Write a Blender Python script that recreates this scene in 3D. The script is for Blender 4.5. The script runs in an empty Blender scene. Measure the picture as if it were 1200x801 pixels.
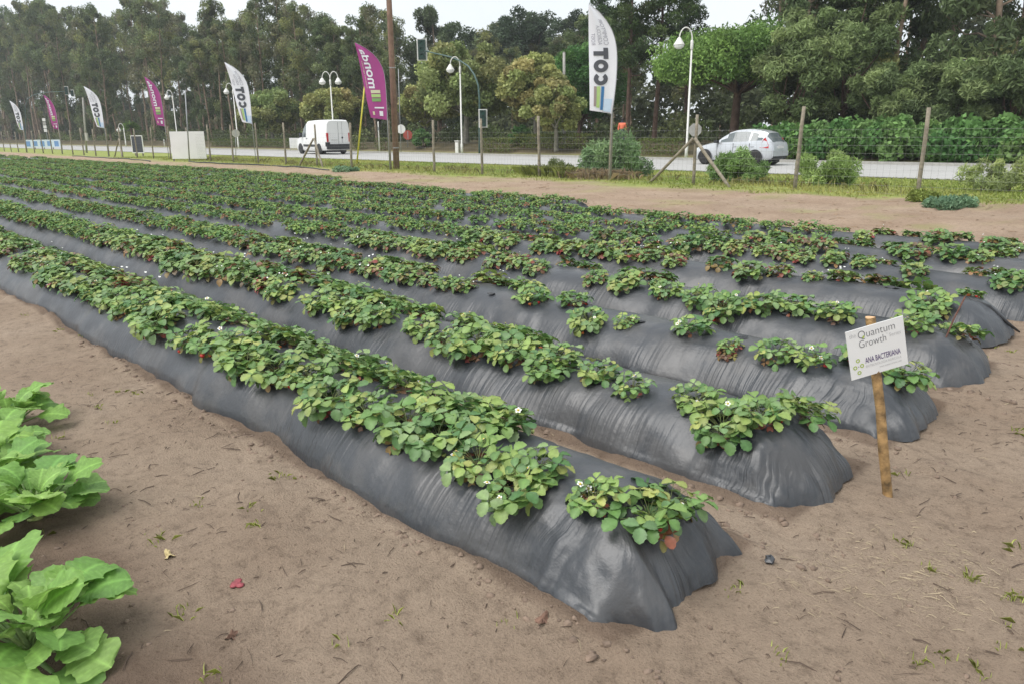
import bpy, math, random
import numpy as np
from mathutils import Vector, Matrix
random.seed(7); rng = np.random.default_rng(7)
SC = bpy.context.scene; COL = SC.collection
# ------------------------------------------------------------------ camera
CAM_H = 1.65; FPX = 893.0; PCX, PCY = 600.0, 400.5
PITCH, YAW, ROLL = math.radians(15.38), math.radians(44.18), math.radians(-.5)
_a = math.pi - YAW
_fw = np.array([math.cos(_a), math.sin(_a), 0]); _rt = np.array([math.sin(_a), -math.cos(_a), 0]); _up = np.array([0, 0, 1.])
CF = _fw*math.cos(PITCH) - _up*math.sin(PITCH); _U = _fw*math.sin(PITCH) + _up*math.cos(PITCH)
CR = _rt*math.cos(ROLL) + _U*math.sin(ROLL); CU = _U*math.cos(ROLL) - _rt*math.sin(ROLL)
cd = bpy.data.cameras.new('camera'); cam = bpy.data.objects.new('camera', cd); COL.objects.link(cam)
cd.sensor_width = 36; cd.lens = FPX/1200*36; cd.clip_start = .05; cd.clip_end = 3000
M = Matrix.Identity(4)
for i in range(3):
    M[i][0], M[i][1], M[i][2] = CR[i], CU[i], -CF[i]
M[2][3] = CAM_H
cam.matrix_world = M; SC.camera = cam
# ------------------------------------------------------------------ sky and light (overcast)
SUN_EL, SUN_AZ = math.radians(58), math.radians(200)
w = bpy.data.worlds.new('World'); SC.world = w; w.use_nodes = True
nt = w.node_tree; nt.nodes.clear()
out = nt.nodes.new('ShaderNodeOutputWorld'); bg = nt.nodes.new('ShaderNodeBackground'); bg2 = nt.nodes.new('ShaderNodeBackground')
sky = nt.nodes.new('ShaderNodeTexSky'); sky.sky_type = 'NISHITA'; sky.sun_disc = False
sky.sun_elevation = SUN_EL; sky.sun_rotation = SUN_AZ; sky.dust_density = 2.0; sky.air_density = 1.0
bg.inputs['Strength'].default_value = .06
nt.links.new(sky.outputs[0], bg.inputs['Color'])
tc = nt.nodes.new('ShaderNodeTexCoord'); cn = nt.nodes.new('ShaderNodeTexNoise')      # cloud deck
cn.inputs['Scale'].default_value = 2.2; cn.inputs['Detail'].default_value = 5
nt.links.new(tc.outputs['Generated'], cn.inputs['Vector'])
cr = nt.nodes.new('ShaderNodeValToRGB'); nt.links.new(cn.outputs['Fac'], cr.inputs['Fac'])
cr.color_ramp.elements[0].position = .3; cr.color_ramp.elements[0].color = (.72, .77, .80, 1)
cr.color_ramp.elements[1].position = .7; cr.color_ramp.elements[1].color = (.90, .93, .95, 1)
nt.links.new(cr.outputs[0], bg2.inputs['Color']); bg2.inputs['Strength'].default_value = .68
mx = nt.nodes.new('ShaderNodeMixShader'); mx.inputs[0].default_value = .85
nt.links.new(bg.outputs[0], mx.inputs[1]); nt.links.new(bg2.outputs[0], mx.inputs[2]); nt.links.new(mx.outputs[0], out.inputs[0])
sd = bpy.data.lights.new('sun', 'SUN'); sun = bpy.data.objects.new('sun', sd); COL.objects.link(sun)
sd.energy = 1.5; sd.angle = math.radians(48); sd.color = (1, .97, .93)
sdir = Vector((math.sin(SUN_AZ)*math.cos(SUN_EL), math.cos(SUN_AZ)*math.cos(SUN_EL), math.sin(SUN_EL)))
sun.rotation_euler = (-sdir).to_track_quat('-Z', 'Y').to_euler(); sun.location = (0, 0, 60)
SC.view_settings.view_transform = 'Standard'; SC.view_settings.look = 'None'; SC.view_settings.gamma = 1
SC.view_settings.exposure = 1.05; SC.view_settings.use_curve_mapping = False
SC.render.engine = 'CYCLES'
SC.cycles.max_bounces = 6; SC.cycles.diffuse_bounces = 3; SC.cycles.glossy_bounces = 2; SC.cycles.transmission_bounces = 3
SC.cycles.transparent_max_bounces = 6; SC.cycles.volume_bounces = 0; SC.cycles.use_denoising = True; SC.cycles.sample_clamp_indirect = 4
# ------------------------------------------------------------------ photograph measurements -> places
def ray(x, y): return CF*FPX + CR*(x-PCX) - CU*(y-PCY)
def onZ(x, y, z=0.):
    d = ray(x, y); return np.array([0, 0, CAM_H]) + d*((z-CAM_H)/d[2])
def onY(x, y, Y):
    d = ray(x, y); return np.array([0, 0, CAM_H]) + d*(Y/d[1])
def proj(p):
    d = np.asarray(p, float) - [0, 0, CAM_H]; z = d@CF
    return PCX + FPX*(d@CR)/z, PCY - FPX*(d@CU)/z, z
# ------------------------------------------------------------------ noise
def _hash(ix, iy, s):
    n = (ix.astype(np.int64)*374761393 + iy.astype(np.int64)*668265263 + s*974634533) & 0x7fffffff
    n = ((n ^ (n >> 13))*1274126177) & 0x7fffffff
    n = (n ^ (n >> 16)) & 0xffff
    return n/65535.0
def vnoise(x, y, s=0):
    x = np.asarray(x, float); y = np.asarray(y, float)
    ix = np.floor(x); iy = np.floor(y); fx = x-ix; fy = y-iy
    fx = fx*fx*(3-2*fx); fy = fy*fy*(3-2*fy)
    a = _hash(ix, iy, s); b = _hash(ix+1, iy, s); c = _hash(ix, iy+1, s); d = _hash(ix+1, iy+1, s)
    return (a+(b-a)*fx)*(1-fy) + (c+(d-c)*fx)*fy - .5
def fbm(x, y, s=0, o=4):
    r = 0; am = 1.
    for i in range(o):
        r = r + am*vnoise(x*2**i, y*2**i, s+i*17); am *= .5
    return r
def sstep(a, b, x):
    t = np.clip((np.asarray(x, float)-a)/(b-a), 0, 1); return t*t*(3-2*t)
# ------------------------------------------------------------------ materials
MATS = {}
def new_mat(name):
    m = bpy.data.materials.new(name); m.use_nodes = True; nt = m.node_tree
    MATS[name] = m; return m, nt, nt.nodes['Principled BSDF']
def node(nt, t, **kw):
    n = nt.nodes.new(t)
    for k, v in kw.items():
        if k in n.inputs: n.inputs[k].default_value = v
        else: setattr(n, k, v)
    return n
def ramp(nt, fac, stops):
    r = nt.nodes.new('ShaderNodeValToRGB'); els = r.color_ramp.elements
    while len(els) < len(stops): els.new(.5)
    for e, (p, c) in zip(els, stops): e.position = p; e.color = (*c, 1) if len(c) == 3 else c
    nt.links.new(fac, r.inputs[0]); return r
def mixc(nt, fac, a, b, mode='MIX'):
    n = nt.nodes.new('ShaderNodeMix'); n.data_type = 'RGBA'; n.blend_type = mode
    for sock, v in ((n.inputs[0], fac), (n.inputs[6], a), (n.inputs[7], b)):
        if hasattr(v, 'is_linked'): nt.links.new(v, sock)
        elif isinstance(v, (tuple, list)): sock.default_value = (*v, 1) if len(v) == 3 else v
        else: sock.default_value = v
    return n.outputs[2]
def bump(nt, b, height, strength, dist):
    n = nt.nodes.new('ShaderNodeBump'); n.inputs['Strength'].default_value = strength; n.inputs['Distance'].default_value = dist
    nt.links.new(height, n.inputs['Height']); nt.links.new(n.outputs[0], b.inputs['Normal']); return n
def coords(nt, kind='Object', scale=(1, 1, 1)):
    t = nt.nodes.new('ShaderNodeTexCoord'); m = nt.nodes.new('ShaderNodeMapping'); m.inputs['Scale'].default_value = scale
    nt.links.new(t.outputs[kind], m.inputs[0]); return m.outputs[0]
def noise(nt, vec, scale, detail=4, rough=.5):
    n = nt.nodes.new('ShaderNodeTexNoise'); n.inputs['Scale'].default_value = scale; n.inputs['Detail'].default_value = detail
    n.inputs['Roughness'].default_value = rough; nt.links.new(vec, n.inputs['Vector']); return n.outputs['Fac']
def simple(name, col, rough=.6, var=.12, scale=8., metal=0., spec=.5, bmp=0., coat=0.):
    m, nt, b = new_mat(name); v = coords(nt)
    n = noise(nt, v, scale, 5)
    lo = tuple(c*(1-var) for c in col); hi = tuple(min(1, c*(1+var)) for c in col)
    nt.links.new(ramp(nt, n, [(.3, lo), (.7, hi)]).outputs[0], b.inputs['Base Color'])
    b.inputs['Roughness'].default_value = rough; b.inputs['Metallic'].default_value = metal; b.inputs['Specular IOR Level'].default_value = spec
    b.inputs['Coat Weight'].default_value = coat
    if bmp: bump(nt, b, noise(nt, v, scale*6, 4), bmp, .01)
    return m
def leaf_mat(name, rough=.5, trans=.25, spec=.35, jitter=.25, hue=.025, vein=0.):
    m, nt, b = new_mat(name)
    at = nt.nodes.new('ShaderNodeAttribute'); at.attribute_name = 'tint'
    oi = nt.nodes.new('ShaderNodeObjectInfo')
    hs = nt.nodes.new('ShaderNodeHueSaturation'); nt.links.new(at.outputs['Color'], hs.inputs['Color'])
    mr = node(nt, 'ShaderNodeMapRange'); nt.links.new(oi.outputs['Random'], mr.inputs[0]); mr.inputs[3].default_value = 1-jitter; mr.inputs[4].default_value = 1+jitter
    nt.links.new(mr.outputs[0], hs.inputs['Value'])
    mh = node(nt, 'ShaderNodeMapRange'); nt.links.new(oi.outputs['Random'], mh.inputs[0]); mh.inputs[3].default_value = .5+hue; mh.inputs[4].default_value = .5-hue
    nt.links.new(mh.outputs[0], hs.inputs['Hue'])
    colr = hs.outputs[0]
    if vein:
        v = coords(nt); n = noise(nt, v, 60, 3)
        colr = mixc(nt, .5, colr, ramp(nt, n, [(.3, (.75, .75, .7)), (.7, (1.25, 1.25, 1.2))]).outputs[0], 'MULTIPLY')
        bump(nt, b, n, vein, .004)
    nt.links.new(colr, b.inputs['Base Color']); b.inputs['Roughness'].default_value = rough; b.inputs['Specular IOR Level'].default_value = spec
    if trans:
        tr = nt.nodes.new('ShaderNodeBsdfTranslucent'); nt.links.new(colr, tr.inputs[0])
        ms = nt.nodes.new('ShaderNodeMixShader'); ms.inputs[0].default_value = trans
        nt.links.new(b.outputs[0], ms.inputs[1]); nt.links.new(tr.outputs[0], ms.inputs[2])
        nt.links.new(ms.outputs[0], nt.nodes['Material Output'].inputs[0])
    return m
# soil: one material for the whole ground sheet, grass tint where the verge is
def soil_mat():
    m, nt, b = new_mat('soil'); v = coords(nt)
    n1 = noise(nt, v, .9, 6); n2 = noise(nt, v, 14, 8, .7); n3 = noise(nt, v, 110, 4, .7)
    c = ramp(nt, n1, [(.3, (.298, .226, .168)), (.55, (.358, .280, .212)), (.75, (.405, .322, .250))]).outputs[0]
    c = mixc(nt, .8, c, ramp(nt, n2, [(.30, (.55, .53, .52)), (.48, (.98, .97, .96)), (.7, (1.12, 1.11, 1.10))]).outputs[0], 'MULTIPLY')
    c = mixc(nt, .7, c, ramp(nt, n3, [(.3, (.72, .70, .69)), (.55, (1.02, 1.01, 1.0)), (.8, (1.22, 1.2, 1.18))]).outputs[0], 'MULTIPLY')
    spk = ramp(nt, noise(nt, v, 46, 3, .75), [(.33, (.42, .38, .35)), (.41, (1, 1, 1))]).outputs[0]
    c = mixc(nt, .6, c, spk, 'MULTIPLY')
    at = nt.nodes.new('ShaderNodeAttribute'); at.attribute_name = 'zone'
    c = mixc(nt, at.outputs['Alpha'], c, mixc(nt, 1., c, (1.10, 1.05, 1.02), 'MULTIPLY'))
    sp = nt.nodes.new('ShaderNodeSeparateColor'); nt.links.new(at.outputs['Color'], sp.inputs[0])
    g = ramp(nt, noise(nt, v, 1.3, 5), [(.3, (.20, .25, .065)), (.6, (.30, .33, .10)), (.8, (.36, .30, .16))]).outputs[0]
    c = mixc(nt, sp.outputs[0], c, g)
    damp = ramp(nt, noise(nt, v, 5, 5), [(.35, (.085, .055, .040)), (.65, (.160, .108, .078))]).outputs[0]
    c = mixc(nt, sp.outputs[1], c, damp)
    ff = ramp(nt, noise(nt, v, .8, 5), [(.3, (.05, .045, .025)), (.7, (.11, .09, .05))]).outputs[0]
    c = mixc(nt, sp.outputs[2], c, ff)
    nt.links.new(c, b.inputs['Base Color']); b.inputs['Roughness'].default_value = .95; b.inputs['Specular IOR Level'].default_value = .15
    ad = nt.nodes.new('ShaderNodeMath'); ad.operation = 'ADD'; nt.links.new(n2, ad.inputs[0]); nt.links.new(n3, ad.inputs[1])
    bump(nt, b, ad.outputs[0], .9, .022); return m
soil_mat()
def film_mat():
    m, nt, b = new_mat('black_film'); v = coords(nt)
    dust = ramp(nt, noise(nt, v, 2.2, 7, .65), [(.47, (0, 0, 0)), (.57, (.8, .8, .8)), (.8, (1, 1, 1))]).outputs[0]
    fine = noise(nt, v, 40, 5, .7)
    c = ramp(nt, noise(nt, v, 3.1, 5), [(.3, (.028, .032, .038)), (.7, (.042, .046, .053))]).outputs[0]
    dm = nt.nodes.new('ShaderNodeMath'); dm.operation = 'MULTIPLY'; nt.links.new(dust, dm.inputs[0]); dm.inputs[1].default_value = .20
    c = mixc(nt, dm.outputs[0], c, (.20, .18, .16))
    sp = ramp(nt, fine, [(.62, (0, 0, 0)), (.75, (.25, .25, .25))]).outputs[0]
    c = mixc(nt, sp, c, (.20, .17, .14))
    nt.links.new(c, b.inputs['Base Color'])
    rr = ramp(nt, noise(nt, v, 5, 5), [(.3, (.34, .34, .34)), (.7, (.48, .48, .48))]).outputs[0]
    nt.links.new(rr, b.inputs['Roughness']); b.inputs['Specular IOR Level'].default_value = .68
    sv = coords(nt, 'Object', (56, 2.0, 2.0)); n1 = noise(nt, sv, 1.7, 3, .5)
    fa = nt.nodes.new('ShaderNodeAttribute'); fa.attribute_name = 'fold'; fs = nt.nodes.new('ShaderNodeSeparateColor'); nt.links.new(fa.outputs['Color'], fs.inputs[0])
    cx_ = nt.nodes.new('ShaderNodeCombineXYZ'); nt.links.new(fs.outputs[0], cx_.inputs[0]); nt.links.new(fs.outputs[1], cx_.inputs[1])
    mp = nt.nodes.new('ShaderNodeMapping'); mp.inputs['Scale'].default_value = (34, 1.1, 1); nt.links.new(cx_.outputs[0], mp.inputs[0])
    n3 = noise(nt, mp.outputs[0], 1.0, 2, .45)
    def mul(a, b):
        q = nt.nodes.new('ShaderNodeMath'); q.operation = 'MULTIPLY'; nt.links.new(a, q.inputs[0]); nt.links.new(b, q.inputs[1]); return q.outputs[0]
    q = nt.nodes.new('ShaderNodeMath'); q.operation = 'ADD'; nt.links.new(mul(n3, fa.outputs['Alpha']), q.inputs[0]); nt.links.new(mul(n3, fs.outputs[2]), q.inputs[1]); n1 = q.outputs[0]
    n2 = noise(nt, v, 7, 4)
    ad = nt.nodes.new('ShaderNodeMath'); ad.operation = 'ADD'; nt.links.new(n1, ad.inputs[0]); m2 = nt.nodes.new('ShaderNodeMath'); m2.operation = 'MULTIPLY'; nt.links.new(n2, m2.inputs[0]); m2.inputs[1].default_value = .35; m3 = nt.nodes.new('ShaderNodeMath'); m3.operation = 'MULTIPLY_ADD'; nt.links.new(noise(nt, v, 32, 3, .6), m3.inputs[0]); m3.inputs[1].default_value = .16; nt.links.new(m2.outputs[0], m3.inputs[2]); nt.links.new(m3.outputs[0], ad.inputs[1])
    bump(nt, b, ad.outputs[0], .9, .016); return m
film_mat()
def asphalt():
    m, nt, b = new_mat('asphalt'); v = coords(nt, 'Object', (.15, 1, 1))
    c = ramp(nt, noise(nt, v, 2.0, 6), [(.3, (.36, .355, .34)), (.7, (.43, .422, .41))]).outputs[0]
    v2 = coords(nt); c = mixc(nt, .5, c, ramp(nt, noise(nt, v2, 60, 4, .7), [(.3, (.8, .8, .8)), (.7, (1.15, 1.15, 1.15))]).outputs[0], 'MULTIPLY')
    nt.links.new(c, b.inputs['Base Color']); b.inputs['Roughness'].default_value = .85; return m
asphalt()
leaf_mat('berry_leaf', .44, .24, .45, .20, .024, .35)
leaf_mat('far_leaf', .6, .2, .2, .12, .012)
leaf_mat('turnip_leaf', .5, .35, .35, .12, .012, .3)
leaf_mat('tree_leaf', .6, .28, .2, .16, .016)
leaf_mat('grass_blade', .6, .3, .2, 0, 0)
simple('petal', (.80, .80, .76), .6, .03); simple('pollen', (.65, .45, .05), .7)
simple('ripe_fruit', (.52, .030, .022), .35, .25, 60); simple('green_fruit', (.42, .48, .16), .45, .2, 60); simple('orange_fruit', (.60, .17, .05), .4, .2, 60)
simple('stake_wood', (.285, .175, .072), .75, .7, 22, bmp=.5); simple('end_grain', (.62, .40, .22), .8, .2, 40)
simple('white_board', (.80, .80, .79), .45, .03, 3); simple('ink_grey', (.16, .16, .17), .6, .05); simple('ink_light', (.48, .48, .48), .6, .05)
simple('ink_purple', (.085, .045, .17), .6, .05); simple('ink_lime', (.40, .52, .08), .6, .05)
simple('post_wood', (.235, .205, .155), .85, .3, 10, bmp=.4); simple('pole_wood', (.205, .130, .092), .85, .25, 5, bmp=.4)
simple('wire', (.20, .20, .19), .6, .1, metal=.3); simple('grey_metal', (.33, .34, .35), .5, .1, metal=.4)
simple('rust', (.11, .045, .030), .8, .4, 40); simple('concrete_post', (.36, .35, .32), .85, .12, 6)
simple('lamp_white', (.72, .71, .67), .5, .06); simple('lamp_globe', (.82, .82, .80), .25, .02)
simple('green_paint', (.055, .105, .095), .5, .15); simple('dark_green', (.015, .045, .035), .4, .1); simple('signal_lens', (.02, .09, .07), .3, .1)
simple('sign_red', (.42, .07, .05), .5, .1); simple('yellow_paint', (.62, .55, .06), .5, .1)
simple('sail_white', (.78, .79, .84), .7, .03, 2); simple('sail_purple', (.36, .055, .235), .7, .06, 2)
simple('sail_grey_ink', (.085, .090, .105), .7, .03); simple('sail_thin_ink', (.30, .30, .36), .7, .03); simple('sail_blue', (.05, .19, .42), .7, .03); simple('sail_green', (.42, .60, .22), .7, .03)
simple('sail_brown', (.33, .27, .26), .7, .03); simple('sail_pale_blue', (.55, .68, .84), .7, .03); simple('sail_leaf_green', (.20, .38, .13), .7, .1); simple('sail_cream', (.62, .62, .42), .7, .03)
simple('board_white', (.76, .75, .74), .6, .04, 1.5); simple('board_dark', (.045, .050, .065), .6, .15, 2)
simple('banner_blue', (.16, .30, .58), .6, .1); simple('banner_pale', (.62, .70, .80), .6, .05)
simple('car_silver', (.60, .62, .65), .28, .03, 2, metal=.35, coat=.5); simple('van_white', (.78, .78, .77), .3, .02, 1, coat=.4)
simple('glass_dark', (.035, .045, .050), .08, .1, spec=.8); simple('glass_grey', (.11, .13, .135), .1, .1, spec=.8); simple('tyre', (.02, .02, .02), .85, .1)
simple('rim', (.48, .48, .48), .4, .1, metal=.6); simple('black_plastic', (.025, .026, .03), .55, .1); simple('tail_red', (.48, .025, .03), .25, .1); simple('plate', (.62, .62, .60), .5, .03)
simple('bark_pale', (.24, .175, .125), .9, .4, 2.5, bmp=.5); simple('bark_pine', (.135, .085, .062), .9, .35, 4, bmp=.6); simple('bark_plane', (.22, .205, .165), .85, .35, 5, bmp=.3)
simple('twig', (.085, .058, .042), .9, .3); simple('straw', (.36, .29, .19), .8, .25); simple('clod', (.20, .145, .108), .95, .3, 20, bmp=.5)
simple('dry_leaf', (.52, .42, .21), .7, .25, 40); simple('brown_leaf', (.17, .095, .065), .8, .3, 40); simple('crushed_fruit', (.24, .045, .055), .55, .45, 90)
simple('hose', (.03, .032, .035), .5, .1); simple('orange_cloth', (.80, .20, .11), .8, .1); simple('skin', (.42, .24, .17), .6, .05); simple('trousers', (.05, .055, .08), .8, .1); simple('hair', (.03, .02, .015), .6, .1)
simple('dry_brush', (.235, .165, .105), .9, .3, 20)
# ------------------------------------------------------------------ mesh helpers
def np_mesh(name, V, F, mat, tint=None, smooth=False):
    V = np.asarray(V, np.float32); F = np.asarray(F, np.int32)
    me = bpy.data.meshes.new(name); me.vertices.add(len(V)); me.vertices.foreach_set('co', V.ravel())
    k = F.shape[1]; me.loops.add(F.size); me.loops.foreach_set('vertex_index', F.ravel())
    me.polygons.add(len(F)); me.polygons.foreach_set('loop_start', np.arange(0, F.size, k, dtype=np.int32))
    me.polygons.foreach_set('loop_total', np.full(len(F), k, np.int32))
    if smooth: me.polygons.foreach_set('use_smooth', np.ones(len(F), bool))
    if tint is not None:
        add_attr(me, 'tint', tint)
    me.update(calc_edges=True); me.materials.append(MATS[mat]); return me
def add_attr(me, nm, arr):
    arr = np.asarray(arr, np.float32)
    if arr.shape[1] == 3: arr = np.concatenate([arr, np.ones((len(arr), 1), np.float32)], 1)
    a = me.attributes.new(nm, 'FLOAT_COLOR', 'POINT'); a.data.foreach_set('color', arr.ravel())
class MB:
    """collects faces; build() links them as ONE mesh object"""
    def __init__(s): s.v = []; s.f = []
    def add(s, vs, fs):
        o = len(s.v); s.v += [tuple(map(float, p)) for p in vs]; s.f += [tuple(i+o for i in q) for q in fs]; return s
    def box(s, c, d, rz=0., taper=1.):
        x, y, z = d[0]/2, d[1]/2, d[2]/2; cs, sn = math.cos(rz), math.sin(rz); P = []
        for k in (-1, 1):
            t = taper if k > 0 else 1
            for (i, j) in ((-1, -1), (1, -1), (1, 1), (-1, 1)):
                px, py = i*x*t, j*y*t; P.append((c[0]+px*cs-py*sn, c[1]+px*sn+py*cs, c[2]+k*z))
        return s.add(P, [(3, 2, 1, 0), (4, 5, 6, 7), (0, 1, 5, 4), (1, 2, 6, 5), (2, 3, 7, 6), (3, 0, 4, 7)])
    def tube(s, pts, rad, n=8, cap=True):
        pts = [Vector(p) for p in pts]; R = rad if isinstance(rad, (list, tuple, np.ndarray)) else [rad]*len(pts)
        V = []; Fc = []; up = Vector((0, 0, 1)); prev = None
        for i, p in enumerate(pts):
            t = (pts[min(i+1, len(pts)-1)] - pts[max(i-1, 0)]).normalized()
            if prev is None:
                a = t.cross(up if abs(t.z) < .95 else Vector((1, 0, 0))).normalized()
            else:
                a = (prev - t*prev.dot(t)).normalized()
            prev = a; b = t.cross(a)
            for k in range(n):
                an = 2*math.pi*k/n; V.append(p + (a*math.cos(an) + b*math.sin(an))*R[i])
        for i in range(len(pts)-1):
            for k in range(n):
                Fc.append((i*n+k, i*n+(k+1) % n, (i+1)*n+(k+1) % n, (i+1)*n+k))
        if cap:
            Fc.append(tuple(range(n-1, -1, -1))); Fc.append(tuple(range((len(pts)-1)*n, len(pts)*n)))
        return s.add(V, Fc)
    def lathe(s, prof, c, n=16, axis='z'):
        V = []; Fc = []
        for (r, h) in prof:
            for k in range(n):
                an = 2*math.pi*k/n; p = (r*math.cos(an), r*math.sin(an), h)
                if axis == 'y': p = (p[0], p[2], p[1])
                if axis == 'x': p = (p[2], p[0], p[1])
                V.append((c[0]+p[0], c[1]+p[1], c[2]+p[2]))
        for i in range(len(prof)-1):
            for k in range(n): Fc.append((i*n+k, i*n+(k+1) % n, (i+1)*n+(k+1) % n, (i+1)*n+k))
        if prof[0][0] > 1e-4: Fc.append(tuple(range(n-1, -1, -1)))
        if prof[-1][0] > 1e-4: Fc.append(tuple(range((len(prof)-1)*n, len(prof)*n)))
        return s.add(V, Fc)
    def mesh(s, name, mat, smooth=False):
        me = bpy.data.meshes.new(name); me.from_pydata(s.v, [], s.f); me.materials.append(MATS[mat])
        if smooth: me.polygons.foreach_set('use_smooth', np.ones(len(s.f), bool))
        me.update(); return me
    def build(s, name, mat, parent=None, smooth=False): return obj(name, s.mesh(name, mat, smooth), parent)
def obj(name, me, parent=None, loc=None, rot=None, scale=None):
    o = bpy.data.objects.new(name, me); COL.objects.link(o)
    if parent is not None: o.parent = parent
    if loc is not None: o.location = loc
    if rot is not None: o.rotation_euler = rot
    if scale is not None: o.scale = (scale,)*3 if not isinstance(scale, (tuple, list)) else scale
    return o
def tag(o, label, cat, group=None):
    o['label'] = label; o['category'] = cat
    if group: o['group'] = group
    return o
def thing(name, label, cat, loc=(0, 0, 0), rz=0., group=None):
    o = bpy.data.objects.new(name, None); COL.objects.link(o); o.empty_display_size = .1
    o.location = loc; o.rotation_euler = (0, 0, rz); return tag(o, label, cat, group)
def kind(o, k, label=None):
    o['kind'] = k
    if label: o['label'] = label
    return o
def text_mesh(txt, size, mat, offset=0., spacing=1.0, align='LEFT', shear=0.):
    cu = bpy.data.curves.new('lettering', 'FONT'); cu.body = txt; cu.size = size; cu.offset = offset; cu.space_character = spacing; cu.align_x = align; cu.shear = shear
    cu.resolution_u = 4
    t = bpy.data.objects.new('lettering_tmp', cu); me = bpy.data.meshes.new_from_object(t)
    bpy.data.objects.remove(t); bpy.data.curves.remove(cu); me.materials.clear(); me.materials.append(MATS[mat]); me.name = 'lettering'; return me
def mesh_co(me):
    a = np.zeros(len(me.vertices)*3, np.float32); me.vertices.foreach_get('co', a); return a.reshape(-1, 3)
def set_co(me, a): me.vertices.foreach_set('co', np.asarray(a, np.float32).ravel()); me.update()
# ------------------------------------------------------------------ the field: heights
ROW0, PITCH_R, NROW = 2.18, 1.2, 10
BW, BH = .43, .285
YC = [ROW0 + PITCH_R*k for k in range(NROW)]
XEND = [-1.29, -1.29, -1.27, -1.30, -1.45, -1.30, -1.35, -1.5, -10.0, -21.0]
def bed_half(k, x): return BW + .06*fbm(x*1.3+k*31, x*0+k*7.3, 3, 3) + .016*vnoise(x*9, x*0+k, 9) + .022*vnoise(x*3.7, x*0+k*2, 19)
def bed_h(k, x, s=None):
    s = XEND[k] - x if s is None else s
    return BH*(sstep(-.02, .34, s)**.5)*(1 + .16*fbm(x*.6+k*13, x*0+k*3.1, 5, 3))
def prof(t): return np.clip(1-np.abs(t)**2.7, 0, 1)**.85
def bed_z(k, x, y):
    t = (y-YC[k]-.025*fbm(x*.35, x*0+k*5.7, 8, 2))/bed_half(k, x); return bed_h(k, x)*prof(t)
def ground_z(x, y):
    x = np.asarray(x, float); y = np.asarray(y, float)
    z = .055*fbm(x*.7, y*.7, 1, 3) + .032*fbm(x*4, y*4, 2, 4) + .010*fbm(x*17, y*17, 6, 2)
    z = z*(1-sstep(21, 26, y))*sstep(-60, -20, x)**.5
    # the wheel-worn hollow beside the turnips
    core = np.zeros_like(x*1.0)
    for k in range(NROW):
        t = (y-YC[k])/bed_half(k, x)
        core = np.maximum(core, np.where(np.abs(t) < .93, np.maximum(bed_z(k, x, y)-.07, 0), 0))
        core = core + .030*np.exp(-((np.abs(t)-1.03)/.10)**2)*(x < XEND[k]+.1)*(.6+1.5*vnoise(x*6, y*6, 4))
    z = z + core
    z = z + .10*sstep(14.2, 19.6, y)*(1-sstep(20.5, 25, y)) 
    z = z + .75*sstep(38.8, 42.5, y)
    return z
def gz(x, y): return float(ground_z(np.array([x]), np.array([y]))[0])
# ================================================================== GROUND
def spaced(a, b, d0, grow, dmax):
    r = [a]; d = d0
    while r[-1] < b: r.append(r[-1]+d); d = min(d*grow, dmax)
    return r
xs = sorted(set([-v for v in spaced(8.5, 900, .05, 1.10, 80)] + list(np.arange(-8.46, 2.2, .035)) + spaced(2.2, 700, .05, 1.25, 80)))
ys = sorted(set([-v for v in spaced(.3, 700, .05, 1.25, 80)] + list(np.arange(-.3, 6.2, .035)) + spaced(6.2, 46, .04, 1.03, 1.2) + spaced(46.5, 900, 1., 1.2, 80)))
X, Y = np.meshgrid(xs, ys, indexing='xy'); Xf, Yf = X.ravel(), Y.ravel()
Zf = ground_z(Xf, Yf); nx, ny = len(xs), len(ys)
I = np.arange(nx*ny).reshape(ny, nx)
Fg = np.stack([I[:-1, :-1], I[:-1, 1:], I[1:, 1:], I[1:, :-1]], -1).reshape(-1, 4)
me = np_mesh('ground', np.stack([Xf, Yf, Zf], 1), Fg, 'soil', smooth=True)
edge = fbm(Xf*.5, Yf*.5, 21, 4)
grass = sstep(18.3, 19.3, Yf + 1.4*edge)*(1-sstep(39.3, 40.5, Yf))
grass = np.maximum(grass, .35*sstep(.15, .5, fbm(Xf*1.1, Yf*.9, 33, 4))*(Yf > 14))
damp = np.clip(sstep(.95, .35, Yf + .5*fbm(Xf*1.5, Yf*1.5, 12, 3))*(Xf < -1.2)*.75, 0, 1)
for k in range(NROW):                       # damp soil kept under and right along the film
    t = np.abs((Yf-YC[k])/BW); damp = np.maximum(damp, (t < 1.12)*(Xf < XEND[k]-.02)*.55)
forest = sstep(39.3, 40.5, Yf)
dry = sstep(9.6, 11.0, Yf)*(.75+.6*fbm(Xf*.8, Yf*1.2, 44, 3))
add_attr(me, 'zone', np.stack([grass, damp, forest, np.clip(dry, 0, 1)], 1))
kind(obj('ground', me), 'structure', 'bare sandy brown soil of the strawberry field')
# road
xr = np.arange(-420, 60, 4.); n = len(xr)
V = []; 
for j, y in enumerate((28., 29.5, 33., 36.5, 38.2)):
    for x in xr: V.append((x, y + (.06*math.sin(x*.4) if j in (0,) else 0), .03))
idx = np.arange(5*n).reshape(5, n)
kind(obj('road', np_mesh('road', V, np.stack([idx[:-1, :-1], idx[:-1, 1:], idx[1:, 1:], idx[1:, :-1]], -1).reshape(-1, 4), 'asphalt')), 'structure', 'pale grey asphalt road crossing behind the field')
mk = MB()
for y in (28.5, 37.9): mk.add([(-420, y-.06, .035), (58, y-.06, .035), (58, y+.06, .035), (-420, y+.06, .035)], [(0, 1, 2, 3)])
for i in range(60): x = 50-i*7.5; mk.add([(x-3, 33.14, .035), (x, 33.14, .035), (x, 33.26, .035), (x-3, 33.26, .035)], [(0, 1, 2, 3)])
simple('road_paint', (.55, .55, .53), .8, .15, 3)
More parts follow.
